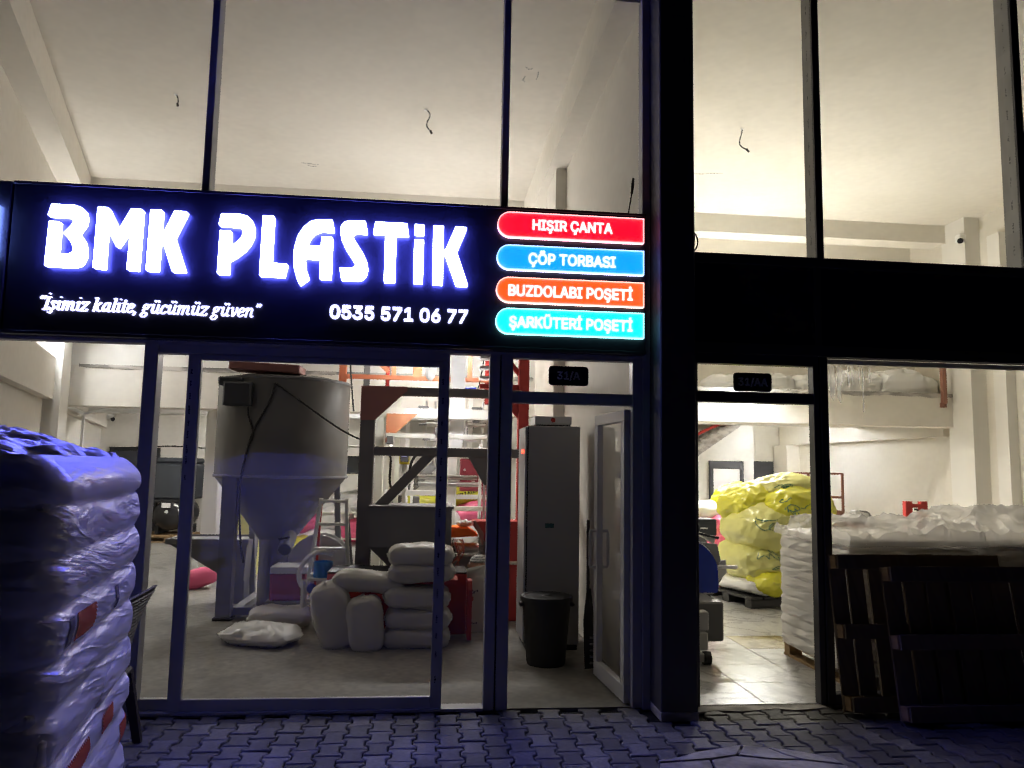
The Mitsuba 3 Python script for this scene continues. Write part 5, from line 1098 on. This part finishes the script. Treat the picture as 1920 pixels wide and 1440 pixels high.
# blue machine
bm_ = thing('printing_machine', 'machine with a rounded blue hood and a steel shaft just inside the doorway', 'machine')
hood = [(2.30, 1.03)] + [(2.30 + .46 * math.sin(a) * 1.0, .70 + .33 * math.cos(a)) for a in np.linspace(0, 1.55, 12)] + [(2.765, .55), (2.75, .50), (2.30, .50)]
part(bm_, 'hood', hull([(x, y, z) for x, z in hood for y in (1.75, 1.90)]), 'deep_blue')
rimp = Polygon(hood).buffer(.035)
part(bm_, 'rim', front(extr(rimp, .10), 0, 1.99, 0), 'plastic_white')
part(bm_, 'side_plate', plate3([(2.3, .98), (2.86, .93), (2.92, .62), (2.80, .44), (2.3, .44)], 2.02, 2.05), 'machine_grey')
part(bm_, 'shaft', cyl((2.70, 1.95, .715), (3.03, 1.95, .715), .018, 14), 'steel', smooth=40)
part(bm_, 'bracket', plate3([(2.88, .78), (2.92, .78), (2.93, .66), (2.82, .55), (2.78, .55)], 1.96, 1.985), 'ally')
part(bm_, 'arm', hull([(2.56, 1.9, 1.08), (2.80, 1.9, 1.01), (2.80, 1.98, .99), (2.56, 1.98, 1.06), (2.78, 1.9, .94)]), 'cream_paint')
part(bm_, 'lever', tube([(2.55, 1.88, 1.06), (2.82, 1.88, 1.0)], .012, 8), 'black', smooth=40)
part(bm_, 'body', box(1.9, 2.62, 1.25, 2.2, .16, .50, .015), 'machine_grey')
part(bm_, 'step', box(2.1, 2.44, 1.13, 1.25, .28, .44, .01), 'ally')
part(bm_, 'step', box(2.1, 2.42, 1.10, 1.25, .12, .27, .01), 'ally')
for y in (1.12, 2.1): part(bm_, 'wheel', cyl((2.38, y, .055), (2.44, y, .055), .055, 20), 'black', smooth=40)
part(bm_, 'axle', box(2.0, 2.38, 1.08, 1.17, .03, .10, .006), 'ally')
part(bm_, 'cable', tube(spline([(2.70, 1.9, .50), (2.74, 1.88, .32), (2.66, 1.86, .2), (2.56, 1.86, .15)], 20), .009, 6), 'black', smooth=40)
# back wall things
wd = thing('door', 'white door with a dark frame on the projecting back wall', 'door')
part(wd, 'leaf', box(6.19, 6.80, 10.95, 11.0, 0, 1.70, .004), 'white_paint'); part(wd, 'frame', cat([box(6.11, 6.19, 10.93, 11.0, 0, 1.87), box(6.80, 6.88, 10.93, 11.0, 0, 1.87)]), 'dark_door'); part(wd, 'fanlight', box(6.19, 6.80, 10.94, 11.0, 1.70, 1.87), 'dark_door')
dd = thing('door', 'dark grey door in the alcove behind the yellow pile', 'door'); part(dd, 'leaf', box(7.80, 8.16, 12.42, 12.5, 0, 1.80, .004), 'dark_door'); part(dd, 'frame', cat([box(7.73, 7.80, 12.40, 12.5, 0, 1.9), box(8.16, 8.24, 12.40, 12.5, 0, 1.9), box(7.73, 8.24, 12.40, 12.5, 1.80, 1.9)]), 'motor')
sc = thing('staircase', 'rough concrete stair soffit rising under the right mezzanine', 'stairs')
part(sc, 'flight', hull([(x, y, z) for y in (9.9, 10.9) for x, z in ((4.6, 1.35), (4.6, 1.55), (6.3, 2.74), (6.6, 2.74), (6.35, 2.55))]), 'roughedge')
for i in range(9): part(sc, 'step', box(4.6 + i * .19, 4.8 + i * .19, 9.9, 10.9, 1.50 + i * .13, 1.64 + i * .13, .005), 'roughedge')
part(sc, 'handrail', tube([(4.6, 9.85, 2.0), (6.2, 9.85, 2.74)], .03, 8), 'red', smooth=40)
rk = thing('metal_rack', 'empty brown metal rack frame standing against the far wall', 'rack')
for x in (7.38, 8.08):
    for y in (9.0, 9.6): part(rk, 'post', box(x - .02, x + .02, y - .02, y + .02, 0, 1.64), 'brown_metal')
for z in (.35, 1.18, 1.64):
    for y in (9.0, 9.6): part(rk, 'bar', box(7.38, 8.08, y - .018, y + .018, z - .02, z + .015), 'brown_metal')
    for x in (7.38, 8.08): part(rk, 'bar', box(x - .018, x + .018, 9.0, 9.6, z - .02, z + .015), 'brown_metal')
for i, (x, y, z, c, lab) in enumerate(((7.45, 8.0, .0, 'brown_metal', 'brown padded chair with a light back rim by the far wall'), (7.95, 8.0, .0, 'machine_grey', 'grey rounded chair by the far wall next to the brown one'))):
    k = thing('chair', lab, 'chair')
    part(k, 'seat', box(x - .2, x + .2, y - .2, y + .2, .42, .47, .02), c); part(k, 'backrest', Sack(.42, .12, .46, 200 + i, .6, .45, .004).place((x + .03, y + .2, .74), 0, -8, 0).mesh(30, 16), c, smooth=True)
    for a in (-.17, .17):
        for b in (-.17, .17): part(k, 'leg', box(x + a - .015, x + a + .015, y + b - .015, y + b + .015, 0, .42), 'black')
k = thing('cardboard_box', 'open brown box in front of the metal rack', 'box'); part(k, 'body', box(7.1, 7.42, 7.8, 8.1, .55, .80, .006), 'palewood'); part(k, 'stand', box(7.12, 7.4, 7.82, 8.08, 0, .55, .006), 'brown_metal')
k = thing('metal_tin', 'grey blue square tin beside the brown chair', 'tin'); put(k, xf(box(-.13, .13, -.1, .1, 0, .2, .02), ry=14, t=(7.62, 7.7, .78)), 'ally')
k = thing('tin_stand', 'low brown stand carrying the grey tin', 'stand'); put(k, box(7.45, 7.8, 7.58, 7.85, 0, .76, .006), 'brown_metal')
pj_ = thing('hand_truck', 'red upright frame of a pallet stacker with dark bent handles', 'pallet truck')
for x in (6.52, 6.74): part(pj_, 'mast', box(x - .05, x + .05, 4.5, 4.58, .1, 1.285, .006), 'red')
part(pj_, 'crossbar', box(6.52, 6.74, 4.5, 4.58, 1.20, 1.25, .005), 'red'); part(pj_, 'base', box(6.45, 6.8, 4.45, 5.2, .05, .12, .006), 'red')
for x in (6.60, 6.81): part(pj_, 'handle', tube(spline([(x - .04, 4.46, 1.18), (x + .02, 4.42, 1.15), (x + .045, 4.42, 1.08), (x + .045, 4.44, .9)], 12), .012, 8), 'black', smooth=40)
for x in (6.48, 6.77): part(pj_, 'wheel', cyl((x - .02, 4.5, .06), (x + .02, 4.5, .06), .06, 16), 'black', smooth=40)
k = thing('carton', 'flat tan carton against the side wall right of the red truck', 'carton'); part(k, 'body', box(8.05, 8.4, 5.7, 6.3, .0, .82, .01), 'palewood')
mb = [(6.3, 6.9, .35, .7, 'white_bag', 'flattened clear sack on the left part of the mezzanine edge'), (7.05, 6.75, .45, .8, 'white_bag', 'crumpled pale sack in the middle of the mezzanine edge'), (7.75, 6.7, .5, .85, 'white_bag', 'tall crumpled sack near the brown bracket on the mezzanine edge'), (8.2, 6.9, .40, .6, 'white_bag', 'sack at the right end of the mezzanine edge'), (5.6, 6.9, .38, .8, 'white_bag', 'dim plastic sack on the mezzanine above the doorway'), (4.9, 6.9, .34, .8, 'white_bag', 'dim plastic sack on the mezzanine left of the number plate')]
for i, (x, y, h, L, m, lab) in enumerate(mb):

    k = thing('mezzanine_sack', lab, 'sack'); put(k, Sack(L, .7, h, 140 + i, .8, .5, .05, 5, ridge=.8).place((x, y, 2.92 + h * .42), R.uniform(-15, 15), 0, R.uniform(-6, 6)).mesh(64, 30), m, True)
bk = thing('bracket', 'purple brown steel bracket fixed to the mezzanine beam', 'bracket'); part(bk, 'post', box(8.10, 8.17, 5.93, 6.0, 2.78, 3.6, .004), 'brown_metal'); part(bk, 'plate', box(8.08, 8.19, 5.98, 6.0, 2.72, 2.80, .003), 'brown_metal')
